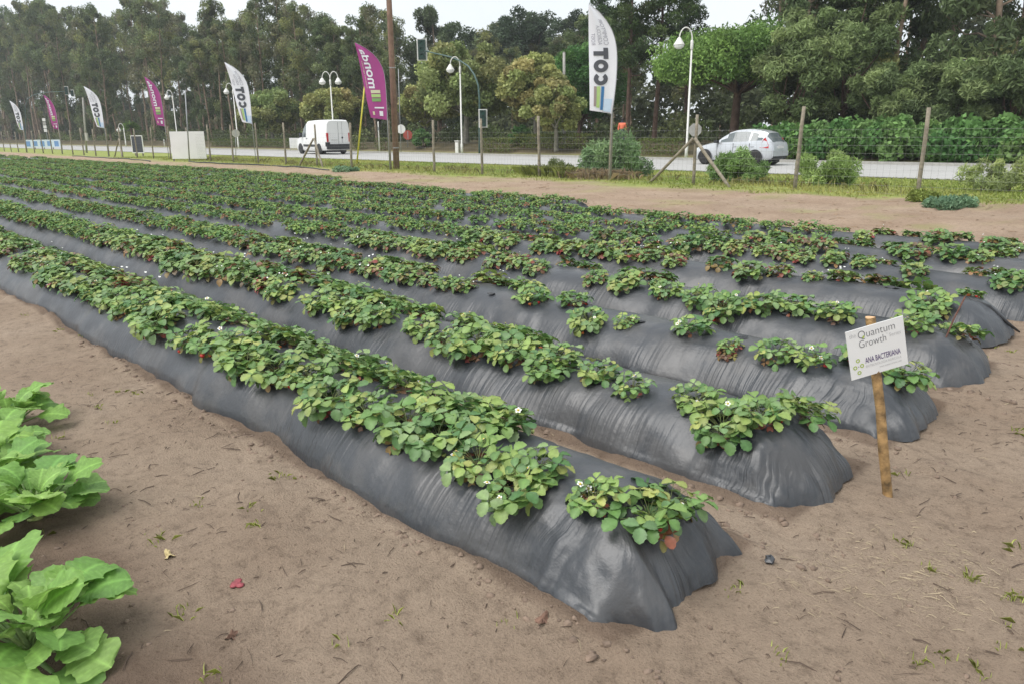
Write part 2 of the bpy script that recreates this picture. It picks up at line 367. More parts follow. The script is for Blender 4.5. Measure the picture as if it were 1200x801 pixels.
kind(mk.build('road_marking', 'road_paint'), 'structure', 'worn white lines painted on the grey road')
kb = MB(); kb.box((-180, 38.32, .07), (480, .24, .16)); kind(kb.build('kerb', 'concrete_post'), 'structure', 'concrete kerb along the far side of the road')
# ================================================================== BEDS under black film
ORD = ['first', 'second', 'third', 'fourth', 'fifth', 'sixth', 'seventh', 'eighth', 'ninth', 'tenth']
for k in range(NROW):
    root = thing('planting_bed', f'long raised bed under black plastic film, {ORD[k]} bed counted from the camera', 'planting bed', (0, 0, 0), 0, 'long mulched strawberry beds')
    fine = .022 if k < 3 else (.035 if k < 5 else .08)
    ss = np.array(spaced(0, 120, fine, 1.0 if False else 1.008, 3.0 if k > 1 else 2.0))
    tt = np.linspace(-1, 1, 91 if k < 4 else 33)
    S, T = np.meshgrid(ss, tt, indexing='ij')
    # the loose end of the film: flaps at the corners, a notch in between
    ph = k*2.1
    e = -.15*np.abs(T)**2.6 + .03*vnoise(T*4+k*5, T*0+k, 40) + .030*vnoise(T*13+k*3, T*0, 41)
    if k == 0: e = e + 0.10*np.exp(-((T+.58)/.17)**2) + .08*np.exp(-((T-.82)/.16)**2)
    elif k < 4: e = e + .05*np.exp(-((T+.45-.2*math.sin(ph))/.22)**2)
    fall = np.exp(-S/.35)
    Xb = XEND[k] - S + e*fall
    half = bed_half(k, Xb)*(1+.04*np.exp(-S/.25))
    yc = YC[k] + .025*fbm(Xb*.35, Xb*0+k*5.7, 8, 2)
    Yb = yc + half*T
    H_ = bed_h(k, Xb, S+.15*(1-np.exp(-S/.2))*np.abs(T)**2.6)
    Zb = H_*prof(T)
    side = sstep(.35, .8, np.abs(T))
    damp_far = np.exp(-np.maximum(S-6, 0)/6)
    # stretch wrinkles: tight vertical pleats on the flanks, slack folds on the shoulder, radiating folds at the end
    msk = .04 + 1.3*sstep(.0, .28, fbm(Xb*1.3+k*9, T*1.2, 57, 3))
    pl = vnoise(Xb*24+k*3+T*2*vnoise(Xb, T*0, 58), T*1.6, 50) + .6*vnoise(Xb*52+T*3, T*2, 51)
    pl = np.where(pl > 0, pl, pl*.4); wr = .0125*side*msk*pl + .026*fbm(Xb*2.6, T*1.6+k, 52, 3)*(.4+side)
    endw = np.exp(-S/.45)
    s0 = .42; nose = S < s0
    phi = np.arctan2(T*half, np.maximum(s0-S, 1e-3)); uu = np.where(nose, phi*.42, np.sign(T)*(.42*math.pi/2+(S-s0)))
    rr_ = np.where(nose, np.hypot(T*half, s0-S)/.43, np.abs(T)); hem = sstep(.35, .95, rr_)
    fm_mask = hem*sstep(-.16, .16, fbm(uu*1.9+k*5.1, rr_*.8, 59, 2))*(.35+.65*np.exp(-np.maximum(S-1.2, 0)/1.5))
    wr = wr + endw*hem*(.046*vnoise(uu*10+k*3, rr_*1.2, 53) + .026*vnoise(uu*24+k, rr_*1.5, 54)) + endw*(.030*fbm(Xb*5, T*3+k, 56, 2) + .012*vnoise(Xb*22+T*9, T*14-Xb*8, 66))
    nl = np.sign(T)*sstep(.2, .9, np.abs(T))
    Zb = np.maximum(Zb + wr*damp_far*(1-.45*side)*sstep(0, .10, S), .0) + .012*sstep(-.02, .05, S)
    Yb = Yb + wr*damp_far*nl*1.1
    gr = ground_z(Xb[:60].ravel(), Yb[:60].ravel()).reshape(Xb[:60].shape)
    Zb[:60] = np.maximum(Zb[:60], gr + .004 + .012*sstep(0, .08, S[:60])); Zb[0] -= .02
    Zb[:, 0] -= .05; Zb[:, -1] -= .05
    V = np.stack([Xb, Yb, Zb], -1).reshape(-1, 3); a, b = S.shape
    I = np.arange(a*b).reshape(a, b)
    F = np.stack([I[:-1, :-1], I[1:, :-1], I[1:, 1:], I[:-1, 1:]], -1).reshape(-1, 4)
    fm = np_mesh('plastic_film', V, F, 'black_film', smooth=True)
    add_attr(fm, 'fold', np.stack([uu+k*3.7, rr_, 0*uu, np.clip(.02+fm_mask, 0, 1)], -1).reshape(-1, 4))
    o = obj('plastic_film', fm, root)
    if k < 6:      # torn, crumpled bits of film and old leaf pulled out of the planting holes
        for i in range(7 if k < 4 else 5):
            x = -1.9 - random.random()*4.5; t = random.uniform(-.45, .45); yy = YC[k]+t*BW; z0 = float(bed_z(k, np.array([x]), np.array([yy]))[0])
            mb = MB(); nn = 9; r0 = random.uniform(.016, .035)
            P = [(0, 0, .018)] + [(r0*(1+.5*random.random())*math.cos(q*6.283/nn)*1.6, r0*(1+.5*random.random())*math.sin(q*6.283/nn), random.uniform(-.004, .014)) for q in range(nn)]
            mb.add(P, [(0, 1+q, 1+(q+1) % nn) for q in range(nn)])
            h = mb.build('torn_flap', 'hose', root); h.location = (x, yy, z0+.014); h.rotation_euler = (0, 0, random.random()*3)
    if k == 4:
        mb = MB(); Q = []
        for (x, y) in ((-1.78, 6.98), (-1.64, 7.05), (-1.50, 7.14), (-1.44, 7.25)): Q.append((x, y, float(bed_z(k, np.array([x]), np.array([y]))[0])+.012))
        mb.tube(Q, [.012, .018, .016, .008], 6); mb.build('rolled_edge', 'hose', root, True)
# ================================================================== loose stuff on the soil
def blades(n, xf, hf, wf, tintf, name, label, lean=.5, matn='grass_blade'):
    P = xf(n); n = len(P); h = hf(n); wd = wf(n); a = rng.random(n)*6.283; l = (rng.random(n)*lean)[:, None]
    d = np.stack([np.cos(a), np.sin(a), 0*a], 1); s = np.stack([-np.sin(a), np.cos(a), 0*a], 1)
    up = np.array([0, 0, 1.])
    mid = P + (d*l*.35 + up*.6)*h[:, None]; tip = P + (d*l + up*(1-.35*l))*h[:, None]
    V = np.stack([P-s*wd[:, None]/2, P+s*wd[:, None]/2, mid+s*wd[:, None]*.4, tip, mid-s*wd[:, None]*.4], 1).reshape(-1, 3)
    i = np.arange(n)*5; F = np.stack([i, i+1, i+2, i+3, i+4], 1)
    t = np.repeat(tintf(P), 5, 0)
    return kind(obj(name, np_mesh(name, V, F, matn, t)), 'stuff', label)
def onground(x, y, dz=0.): return np.stack([x, y, ground_z(x, y)+dz], 1)
def verge(n):
    y = 18.3 + 9.6*rng.random(n); x = 2 - 62*rng.random(n)**1.3
    dens = sstep(-.35, .15, fbm(x*.6, y*.6, 61, 3) + (y-19.0)*.5)
    m = (rng.random(n) < dens) & (y < 27.85); return onground(x[m], y[m], -.01)
def vt(P):
    n = len(P); f = np.clip(.5+1.1*fbm(P[:, 0]*.35, P[:, 1]*.5, 62, 3)+.35*(rng.random(n)-.5), 0, 1)[:, None]
    return np.array([.26, .36, .085])*(1-f) + np.array([.48, .47, .16])*f
blades(100000, verge, lambda n: .03+.10*rng.random(n)**2, lambda n: .010+.012*rng.random(n), vt, 'verge_grass', 'short yellow-green grass on the strip before the road', .9)
def tall(n):
    cx = rng.random(70)*-55+2; cy = 20.0+1.2*rng.random(70)**2; j = rng.integers(0, 70, n)
    return onground(cx[j]+rng.normal(0, .35, n), cy[j]+rng.normal(0, .16, n), -.01)
blades(1600, tall, lambda n: .12+.25*rng.random(n), lambda n: .012+.01*rng.random(n), lambda P: np.array([.42, .40, .17])*(.7+.6*rng.random((len(P), 1))), 'fence_grass', 'dry uncut grass along the foot of the wire fence', .9)
def brush(n):
    c = np.array([(-16.6, 20.4), (-17.3, 20.7), (-16.2, 20.5), (-17.0, 20.3)]); j = rng.integers(0, 4, n)
    return onground(c[j, 0]+rng.normal(0, .42, n), c[j, 1]+rng.normal(0, .28, n), 0)
blades(1300, brush, lambda n: .10+.35*rng.random(n), lambda n: .01+.012*rng.random(n), lambda P: np.array([.50, .39, .26])*(.6+.8*rng.random((len(P), 1))), 'dry_brush', 'brown dead brush heaped at the fence beside the white flag', 1.3)
def greenb(n):
    c = np.array([(-18.3, 20.3), (-18.7, 20.6), (-19.3, 20.1)]); j = rng.integers(0, 3, n)
    return onground(c[j, 0]+rng.normal(0, .3, n), c[j, 1]+rng.normal(0, .2, n), 0)
blades(1000, greenb, lambda n: .15+.38*rng.random(n), lambda n: .01+.01*rng.random(n), lambda P: np.array([.36, .40, .12])*(.6+.8*rng.random((len(P), 1))), 'rank_grass', 'tuft of tall green grass left of the dead brush', 1.0)
# wisps of weed and grass sprouting from the bare soil
def weeds(n):
    c = []
    while len(c) < 90:
        x, y = random.uniform(-7, .9), random.uniform(.5, 8)
        if any(abs(y-YC[k]) < BW*1.02 and x < XEND[k]+.12 for k in range(NROW)): continue
        if x < -1 and y > 1.75 and random.random() < .8: continue
        c.append((x, y))
    for q in ((1190, 640), (1180, 700), (1140, 680), (1180, 760), (1100, 770), (1165, 405), (1185, 410), (1150, 415), (860, 690), (598, 735), (240, 400), (95, 395), (70, 385), (30, 370), (230, 590), (345, 560), (1175, 730), (1195, 700), (1080, 780)):
        p = onZ(*q); c.append((p[0], p[1]))
    c = np.array(c); j = rng.integers(0, len(c), n); return onground(c[j, 0]+rng.normal(0, .022, n), c[j, 1]+rng.normal(0, .022, n), -.003)
blades(900, weeds, lambda n: .012+.030*rng.random(n), lambda n: .002+.003*rng.random(n), lambda P: np.array([.40, .44, .13])*(.6+.8*rng.random((len(P), 1))), 'soil_weeds', 'sparse green weed seedlings sprouting from the bare soil', 1.6)
def litter(n, xf, lf, r, name, label, matn):
    P = xf(n); n = len(P); a = rng.random(n)*6.283; L = lf(n); mb_v = []; F = []
    bend = rng.normal(0, .10, n)
    for i in range(n):
        d = np.array([math.cos(a[i]), math.sin(a[i]), 0]); s = np.array([-d[1], d[0], 0]); rr = r*(.5+rng.random())
        q = [P[i]-d*L[i]/2, P[i]+s*bend[i]*L[i]*.5+[0, 0, .001+.004*rng.random()], P[i]+d*L[i]/2]
        o = len(mb_v)
        for jx, p in enumerate(q):
            w_ = rr*(1, 1, .5)[jx]
            mb_v += [p-s*w_, p+[0, 0, 2*w_], p+s*w_]
        for jx in range(2):
            b = o+jx*3; F += [(b, b+1, b+4, b+3), (b+1, b+2, b+5, b+4)]
    return kind(obj(name, np_mesh(name, np.array(mb_v), np.array(F), matn)), 'stuff', label)
def free_xy(n, x0, x1, y0, y1):
    x = x0+(x1-x0)*rng.random(n); y = y0+(y1-y0)*rng.random(n); ok = np.ones(n, bool)
    for k in range(NROW): ok &= ~((np.abs(y-YC[k]) < BW*1.04) & (x < XEND[k]+.12))
    return x[ok], y[ok]
litter(2200, lambda n: onground(*free_xy(n, -6, 1.5, .3, 6), .002), lambda n: .02+.09*rng.random(n)**3, .0016, 'twigs', 'dark twigs and root bits scattered on the soil', 'twig')
def strawp(n):
    c = np.array([onZ(*q)[:2] for q in ((1050, 640), (1090, 650), (1000, 690), (1070, 690), (1120, 660), (960, 695), (1150, 670), (1040, 660), (1100, 700))]); j = rng.integers(0, len(c), n)
    return onground(c[j, 0]+rng.normal(0, .13, n), c[j, 1]+rng.normal(0, .13, n), .003)
litter(430, strawp, lambda n: .012+.05*rng.random(n)**2.2, .0008, 'straw', 'pale straw and dead grass strewn near the signboard', 'straw')
litter(240, lambda n: onground(*free_xy(n, -4, 1.5, .6, 7), .002), lambda n: .015+.05*rng.random(n)**2, .0012, 'chaff', 'pale bits of dry grass scattered thinly over the soil', 'straw')
litter(1500, lambda n: (lambda x, y: onground(x[y > 10+np.maximum(0, -x-8)*.16], y[y > 10+np.maximum(0, -x-8)*.16], .004))(-2-45*rng.random(n), 10+10*rng.random(n)), lambda n: .05+.25*rng.random(n)**2, .006, 'headland_straw', 'dry straw lying on the bare headland before the fence', 'dry_brush')
def clods(n, xf, rf, name, label):
    P = xf(n); n = len(P); r = rf(n)
    base = np.array([(1, 0, 0), (0, 1, 0), (-1, 0, 0), (0, -1, 0), (0, 0, .8), (.6, .6, .45), (-.6, .6, .45), (-.6, -.6, .45), (.6, -.6, .45)])
    Fb = np.array([(4, 5, 6), (4, 6, 7), (4, 7, 8), (4, 8, 5), (5, 0, 1), (5, 1, 6), (6, 1, 2), (6, 2, 7), (7, 2, 3), (7, 3, 8), (8, 3, 0), (8, 0, 5)])
    V = P[:, None, :] + base[None]*r[:, None, None]*(.6+.8*rng.random((n, 9, 1)))
    F = (Fb[None]+np.arange(n)[:, None, None]*9).reshape(-1, 3)
    return kind(obj(name, np_mesh(name, V.reshape(-1, 3), F, 'clod', smooth=True)), 'stuff', label)
def clodp(n):
    x, y = free_xy(n, -6, 1.2, .25, 5)
    k = rng.random(len(x)) < np.where(y < 1.0, .9, .35); return onground(x[k], y[k], -.002)
clods(5000, clodp, lambda n: .002+.011*rng.random(n)**4, 'soil_clods', 'small crumbs of soil scattered over the sandy ground')
def clod2(n):
    k = rng.integers(0, 4, n); x = -1.0-6*rng.random(n); s = np.where(rng.random(n) < .5, -1, 1)
    return onground(x, np.array(YC)[k]+s*(BW*1.05+.10*rng.random(n)**1.5), -.002)
clods(2600, clod2, lambda n: .004+.018*rng.random(n)**3, 'bed_edge_clods', 'loose crumbs of earth heaped against the film edges')
# single things lying on the soil
def flat_leaf(name, px, size, mat, label, cat, lobes, seed):
    r = random.Random(seed); p = onZ(*px); n = 22; mb = MB(); P = [(0, 0, .012)]
    for q in range(n):
        a = 6.283*q/n; rr = size*(.75+.25*math.cos(lobes*a)+.12*r.random()); P.append((rr*math.cos(a), rr*.7*math.sin(a), .003+.007*r.random()+.010*math.cos(2*a)))
    P += [(x*.55, y*.55, z+.006*r.random()) for x, y, z in P[1:]]
    mb.add(P, [(0, 1+n+q, 1+n+(q+1) % n) for q in range(n)] + [(1+n+q, 1+q, 1+(q+1) % n, 1+n+(q+1) % n) for q in range(n)])
    o = mb.build(name, mat); o.location = (p[0], p[1], gz(p[0], p[1])+.001); o.rotation_euler = (0, 0, r.random()*6); tag(o, label, cat)
flat_leaf('fallen_leaf', (198, 651), .036, 'dry_leaf', 'curled pale yellow fallen leaf on bare soil near the turnips', 'leaf', 3, 1)
flat_leaf('fallen_leaf', (272, 752), .030, 'brown_leaf', 'brown withered leaf on bare soil at the bottom left', 'leaf', 5, 2)
flat_leaf('fallen_leaf', (636, 733), .040, 'brown_leaf', 'crumpled brown leaf on soil beside the first bed edge', 'leaf', 4, 3)
p = onZ(277, 686); mb = MB()
for (dx, dy, r) in ((0, 0, .016), (.022, .006, .013), (-.012, .014, .012), (.008, -.014, .011)):
    mb.lathe([(0, 0), (r*1.2, .001), (r*1.25, .004), (r*.7, .007), (0, .008)], (dx, dy, 0), 9)
o = mb.build('crushed_strawberry', 'crushed_fruit', smooth=True); o.location = (p[0], p[1], gz(p[0], p[1])); tag(o, 'crushed red strawberry lying on the bare soil path', 'fruit')
p = onZ(901, 664); mb = MB(); rr = random.Random(5)
mb.lathe([(0, 0), (.016, .002), (.022, .012), (.014, .024), (0, .028)], (0, 0, 0), 8); mb.v = [(x+rr.uniform(-.005, .005), y+rr.uniform(-.005, .005), z+rr.uniform(-.003, .004)) for x, y, z in mb.v]
o = mb.build('plastic_scrap', 'black_film'); o.location = (p[0], p[1], gz(p[0], p[1])); tag(o, 'crumpled dark scrap of film on soil beside the first bed', 'scrap')
# drip hoses lying on the headland
def hose(name, pts, r, label):
    P = []
    for (x, y) in pts: P.append((x, y, gz(x, y)+r*.9))
    Q = []
    for i in range(len(P)-1):
        for s in range(6):
            f = s/6; x = P[i][0]+(P[i+1][0]-P[i][0])*f; y = P[i][1]+(P[i+1][1]-P[i][1])*f+.12*math.sin(x*1.3); Q.append((x, y, gz(x, y)+r*.9))
    tag(MB().tube(Q, r, 6).build(name, 'hose', smooth=True), label, 'hose')
hose('irrigation_hose', [(-30, 18.2), (-36, 18.9), (-42, 18.4), (-48, 18.8)], .035, 'black irrigation hose on the headland before the white board')
hose('irrigation_hose', [(-50, 17.8), (-56, 18.4), (-62, 18.3), (-70, 18.6)], .035, 'black irrigation hose left of the white board')
# rusty rod stuck in the fourth bed
p0 = onZ(1104, 401, .24); p1 = onY(1131, 348, p0[1]+.30)
tag(MB().tube([p0-[0, 0, .05], (p0+p1)/2, p1], .006, 6).build('metal_rod', 'rust'), 'thin rusty metal rod leaning out of the fourth bed', 'rod')
# ================================================================== STRAWBERRY PLANTS
def leaflet(L, W, res, rnd, fold=.30, curl=.22):
    """points (x along, y across, z) and faces of one leaflet; res 2 toothed, 1 plain, 0 one folded quad pair"""
    if res == 0:
        V = np.array([(0, 0, 0), (.55*L, .5*W, fold*.5*W), (L, 0, -curl*L), (.55*L, -.5*W, fold*.5*W), (.5*L, 0, 0)]); return V, [(0, 4, 1), (4, 2, 1), (0, 3, 4), (4, 3, 2)]
    n = 10 if res == 2 else 4; l = np.linspace(0, 1, n+1); V = []; F = []
    wd = np.clip(np.sin(np.pi*l**1.22), 0, 1)**.55
    wd[0] = .03; wd[-1] = .16
    for i, t in enumerate(l):
        z = -curl*L*t*t; tooth = (1.0 if i % 2 else .87) if res == 2 else 1
        hw = .5*W*wd[i]*tooth; xo = t*L + (.035*L if (res == 2 and i % 2) else 0)
        wav = .02*L*math.sin(i*1.9+rnd*6)
        V += [(xo, hw, z+fold*hw+wav), (t*L, 0, z), (xo, -hw, z+fold*hw-wav)]
    for i in range(n):
        a = i*3; F += [(a, a+1, a+4, a+3), (a+1, a+2, a+5, a+4)]
    return np.array(V), F
def rot(ax, an):
    c, s = math.cos(an), math.sin(an)
    return np.array({'x': [(1, 0, 0), (0, c, -s), (0, s, c)], 'y': [(c, 0, s), (0, 1, 0), (-s, 0, c)], 'z': [(c, -s, 0), (s, c, 0), (0, 0, 1)]}[ax])
def berry_leaf(plen, elev, size, res, tint, r):
    """trifoliate leaf on its stalk; origin at the plant's crown, growing towards +x"""
    Vs = []; Fs = []; Ts = []; o = 0
    P = []
    for i in range(4):
        f = i/3; e = elev*(1-.35*f); P.append((plen*f*math.cos(e), 0, plen*f*math.sin(e)))
    tip = np.array(P[-1])
    if res > 0:
        for i, p in enumerate(P):
            q = .0016
            Vs += [(p[0], q, p[2]), (p[0], -q, p[2]), (p[0], 0, p[2]+q*1.6)]; Ts += [(.16, .20, .07)]*3
        for i in range(3):
            for k in range(3): Fs.append((i*3+k, i*3+(k+1) % 3, i*3+3+(k+1) % 3, i*3+3+k))
        o = 12
    face = elev*.55 - .72 + r.uniform(-.34, .34)        # blade pitch: outer ones hang
    Rb = rot('y', -face) @ rot('x', r.uniform(-.3, .3))
    for an in (0, 1.75, -1.75):
        V, F = leaflet(size*r.uniform(.92, 1.08), size*.92, res, r.random(), r.uniform(.18, .42), r.uniform(.1, .35))
        V = V @ rot('x', 0 if an == 0 else math.copysign(.25, -an)).T @ rot('z', an).T
        V = V + np.array([(.012, 0, 0), (.004, .006, 0), (.004, -.006, 0)][0 if an == 0 else (1 if an > 0 else 2)])
        V = V @ Rb.T + tip
        b = len(Vs); Vs += [tuple(p) for p in V]; Fs += [tuple(i+b for i in f) for f in F]
        j = r.uniform(.85, 1.15); Ts += [tuple(c*j*((1.28 if q % 3 == 1 else .95) if res == 2 else 1) for c in tint) for q in range(len(V))]
    return np.array(Vs), Fs, Ts
GREENS = [(.155, .262, .075), (.190, .298, .084), (.118, .220, .068), (.235, .325, .090), (.165, .255, .105), (.265, .315, .095), (.105, .200, .070)]
REDS = [(.27, .085, .055), (.20, .10, .06), (.15, .095, .06), (.30, .19, .08), (.26, .235, .08)]
def pick_tint(r, old=.10):
    return r.choice(REDS) if r.random() < old else r.choice(GREENS)
def py_mesh(name, V, F, T, mat, smooth=True):
    me = bpy.data.meshes.new(name); me.from_pydata([tuple(map(float, p)) for p in V], [], F); add_attr(me, 'tint', np.array(T)); me.materials.append(MATS[mat])
    if smooth: me.polygons.foreach_set('use_smooth', np.ones(len(F), bool))
    me.update(); return me
rl = random.Random(11)
# leaf library: (elevation class, mesh)
LEAF = {'in': [], 'mid': [], 'out': [], 'old': []}
for i in range(7): LEAF['in'].append(py_mesh('leaf', *berry_leaf(rl.uniform(.11, .15), rl.uniform(1.05, 1.4), rl.uniform(.047, .060), 2, GREENS[i % 7], rl), 'berry_leaf'))
for i in range(9): LEAF['mid'].append(py_mesh('leaf', *berry_leaf(rl.uniform(.11, .15), rl.uniform(.72, 1.10), rl.uniform(.053, .069), 2, GREENS[i % 7], rl), 'berry_leaf'))
for i in range(8): LEAF['out'].append(py_mesh('leaf', *berry_leaf(rl.uniform(.09, .135), rl.uniform(.35, .75), rl.uniform(.050, .068), 2, GREENS[i % 7], rl), 'berry_leaf'))
for i in range(6): LEAF['old'].append(py_mesh('leaf', *berry_leaf(rl.uniform(.10, .15), rl.uniform(.0, .30), rl.uniform(.046, .060), 2, REDS[i % 5], rl), 'berry_leaf'))
def flower_mesh(r=.013):
    V = [(0, 0, .004)]; F = []
    for q in range(5):
        a = q*2*math.pi/5; c = (math.cos(a), math.sin(a)); s = (-c[1], c[0]); b = len(V)
        V += [(c[0]*r*.3-s[0]*r*.15, c[1]*r*.3-s[1]*r*.15, .001), (c[0]*r*.75-s[0]*r*.42, c[1]*r*.75-s[1]*r*.42, .003), (c[0]*r*1.1, c[1]*r*1.1, .002), (c[0]*r*.75+s[0]*r*.42, c[1]*r*.75+s[1]*r*.42, .003), (c[0]*r*.3+s[0]*r*.15, c[1]*r*.3+s[1]*r*.15, .001)]
        F.append((b, b+1, b+2, b+3, b+4))
    me = bpy.data.meshes.new('flower'); me.from_pydata(V, [], F); me.materials.append(MATS['petal']); return me
FLOWER = flower_mesh()
EYE = MB().lathe([(.0045, 0), (.004, .004), (0, .006)], (0, 0, .001), 7).mesh('flower_eye', 'pollen', True)
def fruit_mesh(r, mat): return MB().lathe([(0, -1.25*r), (.45*r, -1.0*r), (.85*r, -.45*r), (1.0*r, 0), (.85*r, .38*r), (.35*r, .55*r), (0, .5*r)], (0, 0, 0), 10).mesh('strawberry', mat, True)
FRUIT = {'red': fruit_mesh(.014, 'ripe_fruit'), 'green': fruit_mesh(.011, 'green_fruit'), 'orange': fruit_mesh(.013, 'orange_fruit')}
def calyx():
    V = [(0, 0, .009)]; F = []
    for q in range(6):
        a = q*math.pi/3; V += [(.012*math.cos(a), .012*math.sin(a), .004)]; V += [(.005*math.cos(a+.52), .005*math.sin(a+.52), .0075)]
    F = [(0, 1+i, 1+(i+1) % 12) for i in range(12)]
    return py_mesh('calyx', V, F, [(.12, .2, .05)]*13, 'berry_leaf', False)
CALYX = calyx()
CROWN = MB().lathe([(.0, -.03), (.016, -.02), (.014, .02), (0, .03)], (0, 0, 0), 7).mesh('crown', 'twig', True)
def stalk(a, b, sag=.02):
    a, b = np.array(a), np.array(b); m = (a+b)/2+[0, 0, sag]; return MB().tube([a, m, b], .0014, 4, False)
simple('runner_green', (.20, .24, .08), .6)
def bloom(parent, kindf, p, rz):
    st = stalk((0, 0, .01), p, .03).build('stalk', 'runner_green', parent)
    if kindf == 'flower':
        f = obj('flower', FLOWER, parent, p, (random.uniform(-.7, .7), random.uniform(-.7, .7), rz), random.uniform(.9, 1.25)); obj('flower_eye', EYE, f)
    else:
        f = obj('strawberry', FRUIT[kindf], parent, (p[0], p[1], p[2]-.012), (random.uniform(-.4, .4), random.uniform(-.4, .4), rz), random.uniform(.85, 1.2)); obj('calyx', CALYX, f)
def lean_out(root):
    """tilt a plant with the slope of its bed"""
    x, y, z = root.location; k = min(range(NROW), key=lambda q: abs(YC[q]-y)); t = (y-YC[k])/BW
    root.rotation_mode = 'XYZ'; rz = root.rotation_euler[2]
    root.rotation_euler = (Matrix.Rotation(-.95*t*abs(t)**.3*.9, 3, 'X') @ Matrix.Rotation(rz, 3, 'Z')).to_euler()
def near_plant(loc, s, label, group, seed, old=.10, red_leaf=False, blooms=None, dead=False):
    r = random.Random(seed); root = thing('strawberry_plant', label, 'strawberry plant', loc, r.random()*6.28, group); lean_out(root)
    obj('crown', CROWN, root); r0 = root.rotation_euler[2]
    n = int(44*s)+5; ga = 2.39996; a0 = r.random()*6
    for i in range(n):
        f = (i+.5)/n; cl = 'in' if f < .22 else ('mid' if f < .62 else 'out')
        if (f > .5 and r.random() < old*2.0) or dead: cl = 'old'
        if r.random() < .05: cl = 'old'
        sc = (.72 if cl == 'old' else 1)*s**.55*r.uniform(.82, 1.14)*(1.0 if f > .2 else .85)*(1.08 if loc[0] > -2.3 else 1)
        o = obj('leaf', r.choice(LEAF[cl]), root, (r.uniform(-.02, .02)*s, r.uniform(-.02, .02)*s, r.uniform(-.004, .012)), (r.uniform(-.12, .12), r.uniform(-.16, .16), a0+i*ga+r.uniform(-.3, .3)), sc)
    if red_leaf:
        obj('leaf', LEAF['old'][0], root, (0, 0, .0), (0, .05, -r0+math.radians(-20)), .9)['label'] = 'leaf turning bright red'
    bl = blooms if blooms is not None else [r.choice(['flower', 'green', 'green', 'orange', 'flower', 'red', 'green']) for _ in range(r.choice([2, 3, 4, 5, 6]))]
    for kf in bl:
        an = r.random()*6.283; rad = s*r.uniform(.11, .15)
        if kf == 'flower': bloom(root, kf, (rad*math.cos(an), rad*math.sin(an), r.uniform(.07, .15)*s), r.random()*6)
        else: bloom(root, kf, (rad*1.02*math.cos(an), rad*1.02*math.sin(an), r.uniform(.0, .04)), r.random()*6)
    return root
def clump(n, res, r, old=.12, size=1.):
    """joined foliage of a whole plant (arrays)"""
    Vs = []; Fs = []; Ts = []; off = 0; a0 = r.random()*6
    for i in range(n):
        f = (i+.5)/n; el = r.uniform(1.05, 1.4) if f < .22 else (r.uniform(.7, 1.1) if f < .6 else r.uniform(.25, .7))
        t = pick_tint(r, old*2.0 if f > .5 else .07)
        V, F, T = berry_leaf(r.uniform(.10, .145), el, r.uniform(.052, .069)*size, res, t, r)
        V = V @ rot('z', a0+i*2.39996+r.uniform(-.3, .3)).T + [r.uniform(-.02, .02), r.uniform(-.02, .02), r.uniform(-.005, .012)]
        Vs.append(V); Fs += [tuple(q+off for q in fc) for fc in F]; Ts += T; off += len(V)
    return np.concatenate(Vs), Fs, Ts
MIDV = []; 
for i in range(14):
    V, F, T = clump(rl.randint(32, 42), 1, rl, .16 if i % 3 else .28)
    MIDV.append(py_mesh('foliage', V, F, T, 'berry_leaf'))
def mid_extras(i):
    r = random.Random(100+i); mb = MB()
    V = []; F = []
    for q in range(r.randint(1, 4)):
        a = r.random()*6.28; rad = r.uniform(.10, .17); z = r.uniform(.05, .16); b = len(V); c = (rad*math.cos(a), rad*math.sin(a)); s = .011
        V += [(c[0]+s*math.cos(k*1.2566), c[1]+s*math.sin(k*1.2566), z+.006*math.sin(k*2)) for k in range(5)]; F.append(tuple(range(b, b+5)))
    me = bpy.data.meshes.new('flowers'); me.from_pydata(V, [], F); me.materials.append(MATS['petal']); return me
MIDF = [mid_extras(i) for i in range(8)]
# ---- where the plants stand: measured ones first, then the regular double line
def film_top(k, x, y): return float(bed_z(k, np.array([x]), np.array([y]))[0]) + .014
MEAS = {
 0: [(757, 655, .66), (783, 590, .62), (690, 612, .26), (699, 560, .48), (604, 580, .74), (562, 548, .70), (630, 532, .62)],
 1: [(846, 508, .82), (936, 520, .72), (816, 476, .58), (892, 476, .66), (742, 442, .5), (703, 425, .62), (640, 440, .62), (655, 412, .85), (602, 420, .95)],
 2: [(1058, 437, .85), (1012, 440, .8), (857, 394, .35), (851, 420, .45), (809, 402, .72), (910, 406, .6), (954, 414, .5), (735, 372, .42), (690, 378, .9), (672, 362, .8)],
 3: [(1123, 412, .75), (1070, 393, .72), (975, 378, .95), (930, 371, .85), (892, 366, .92), (846, 363, 1.1), (815, 354, .8), (782, 348, .75), (770, 334, .5)],
 4: [(1134, 360, .5), (1092, 345, .9), (1070, 347, .95), (1033, 340, 1.0), (987, 339, .95), (950, 335, .6), (912, 329, .85), (877, 328, 1.0), (844, 322, .95), (790, 316, .8)],
}
PL = []   # (k, x, y, s, measured index)
for k in range(NROW):
    xm = XEND[k]-.35
    for i, (px, py, s) in enumerate(MEAS.get(k, [])):
        z = .27
        for _ in range(4):
            q = onZ(px, py+(24, 15, 11, 8, 6)[k], z); yy = float(np.clip(q[1], YC[k]-.33, YC[k]+.30)); z = film_top(k, q[0], yy)
        PL.append((k, q[0], yy, s, i)); xm = min(xm, q[0]-.24)
    x = xm
    r = random.Random(k*77+3); j = 0
    while x > -95:
        far = sstep(-4, -9, x); skip = (.10 if k < 2 else (.22 if k == 2 else .30))*(1-float(far)) + .03
        if k >= 5: skip = .20*(1-float(sstep(-5, -14, x)))+.08
        for side in (-1, 1):
            if r.random() < skip: continue
            PL.append((k, x+r.uniform(-.05, .05)+side*.07, YC[k]+side*r.uniform(.12, .21), r.uniform(.72, 1.18)*(1 if k < 2 else .9), -1))
        x -= r.uniform(.25, .31); j += 1
inf = []
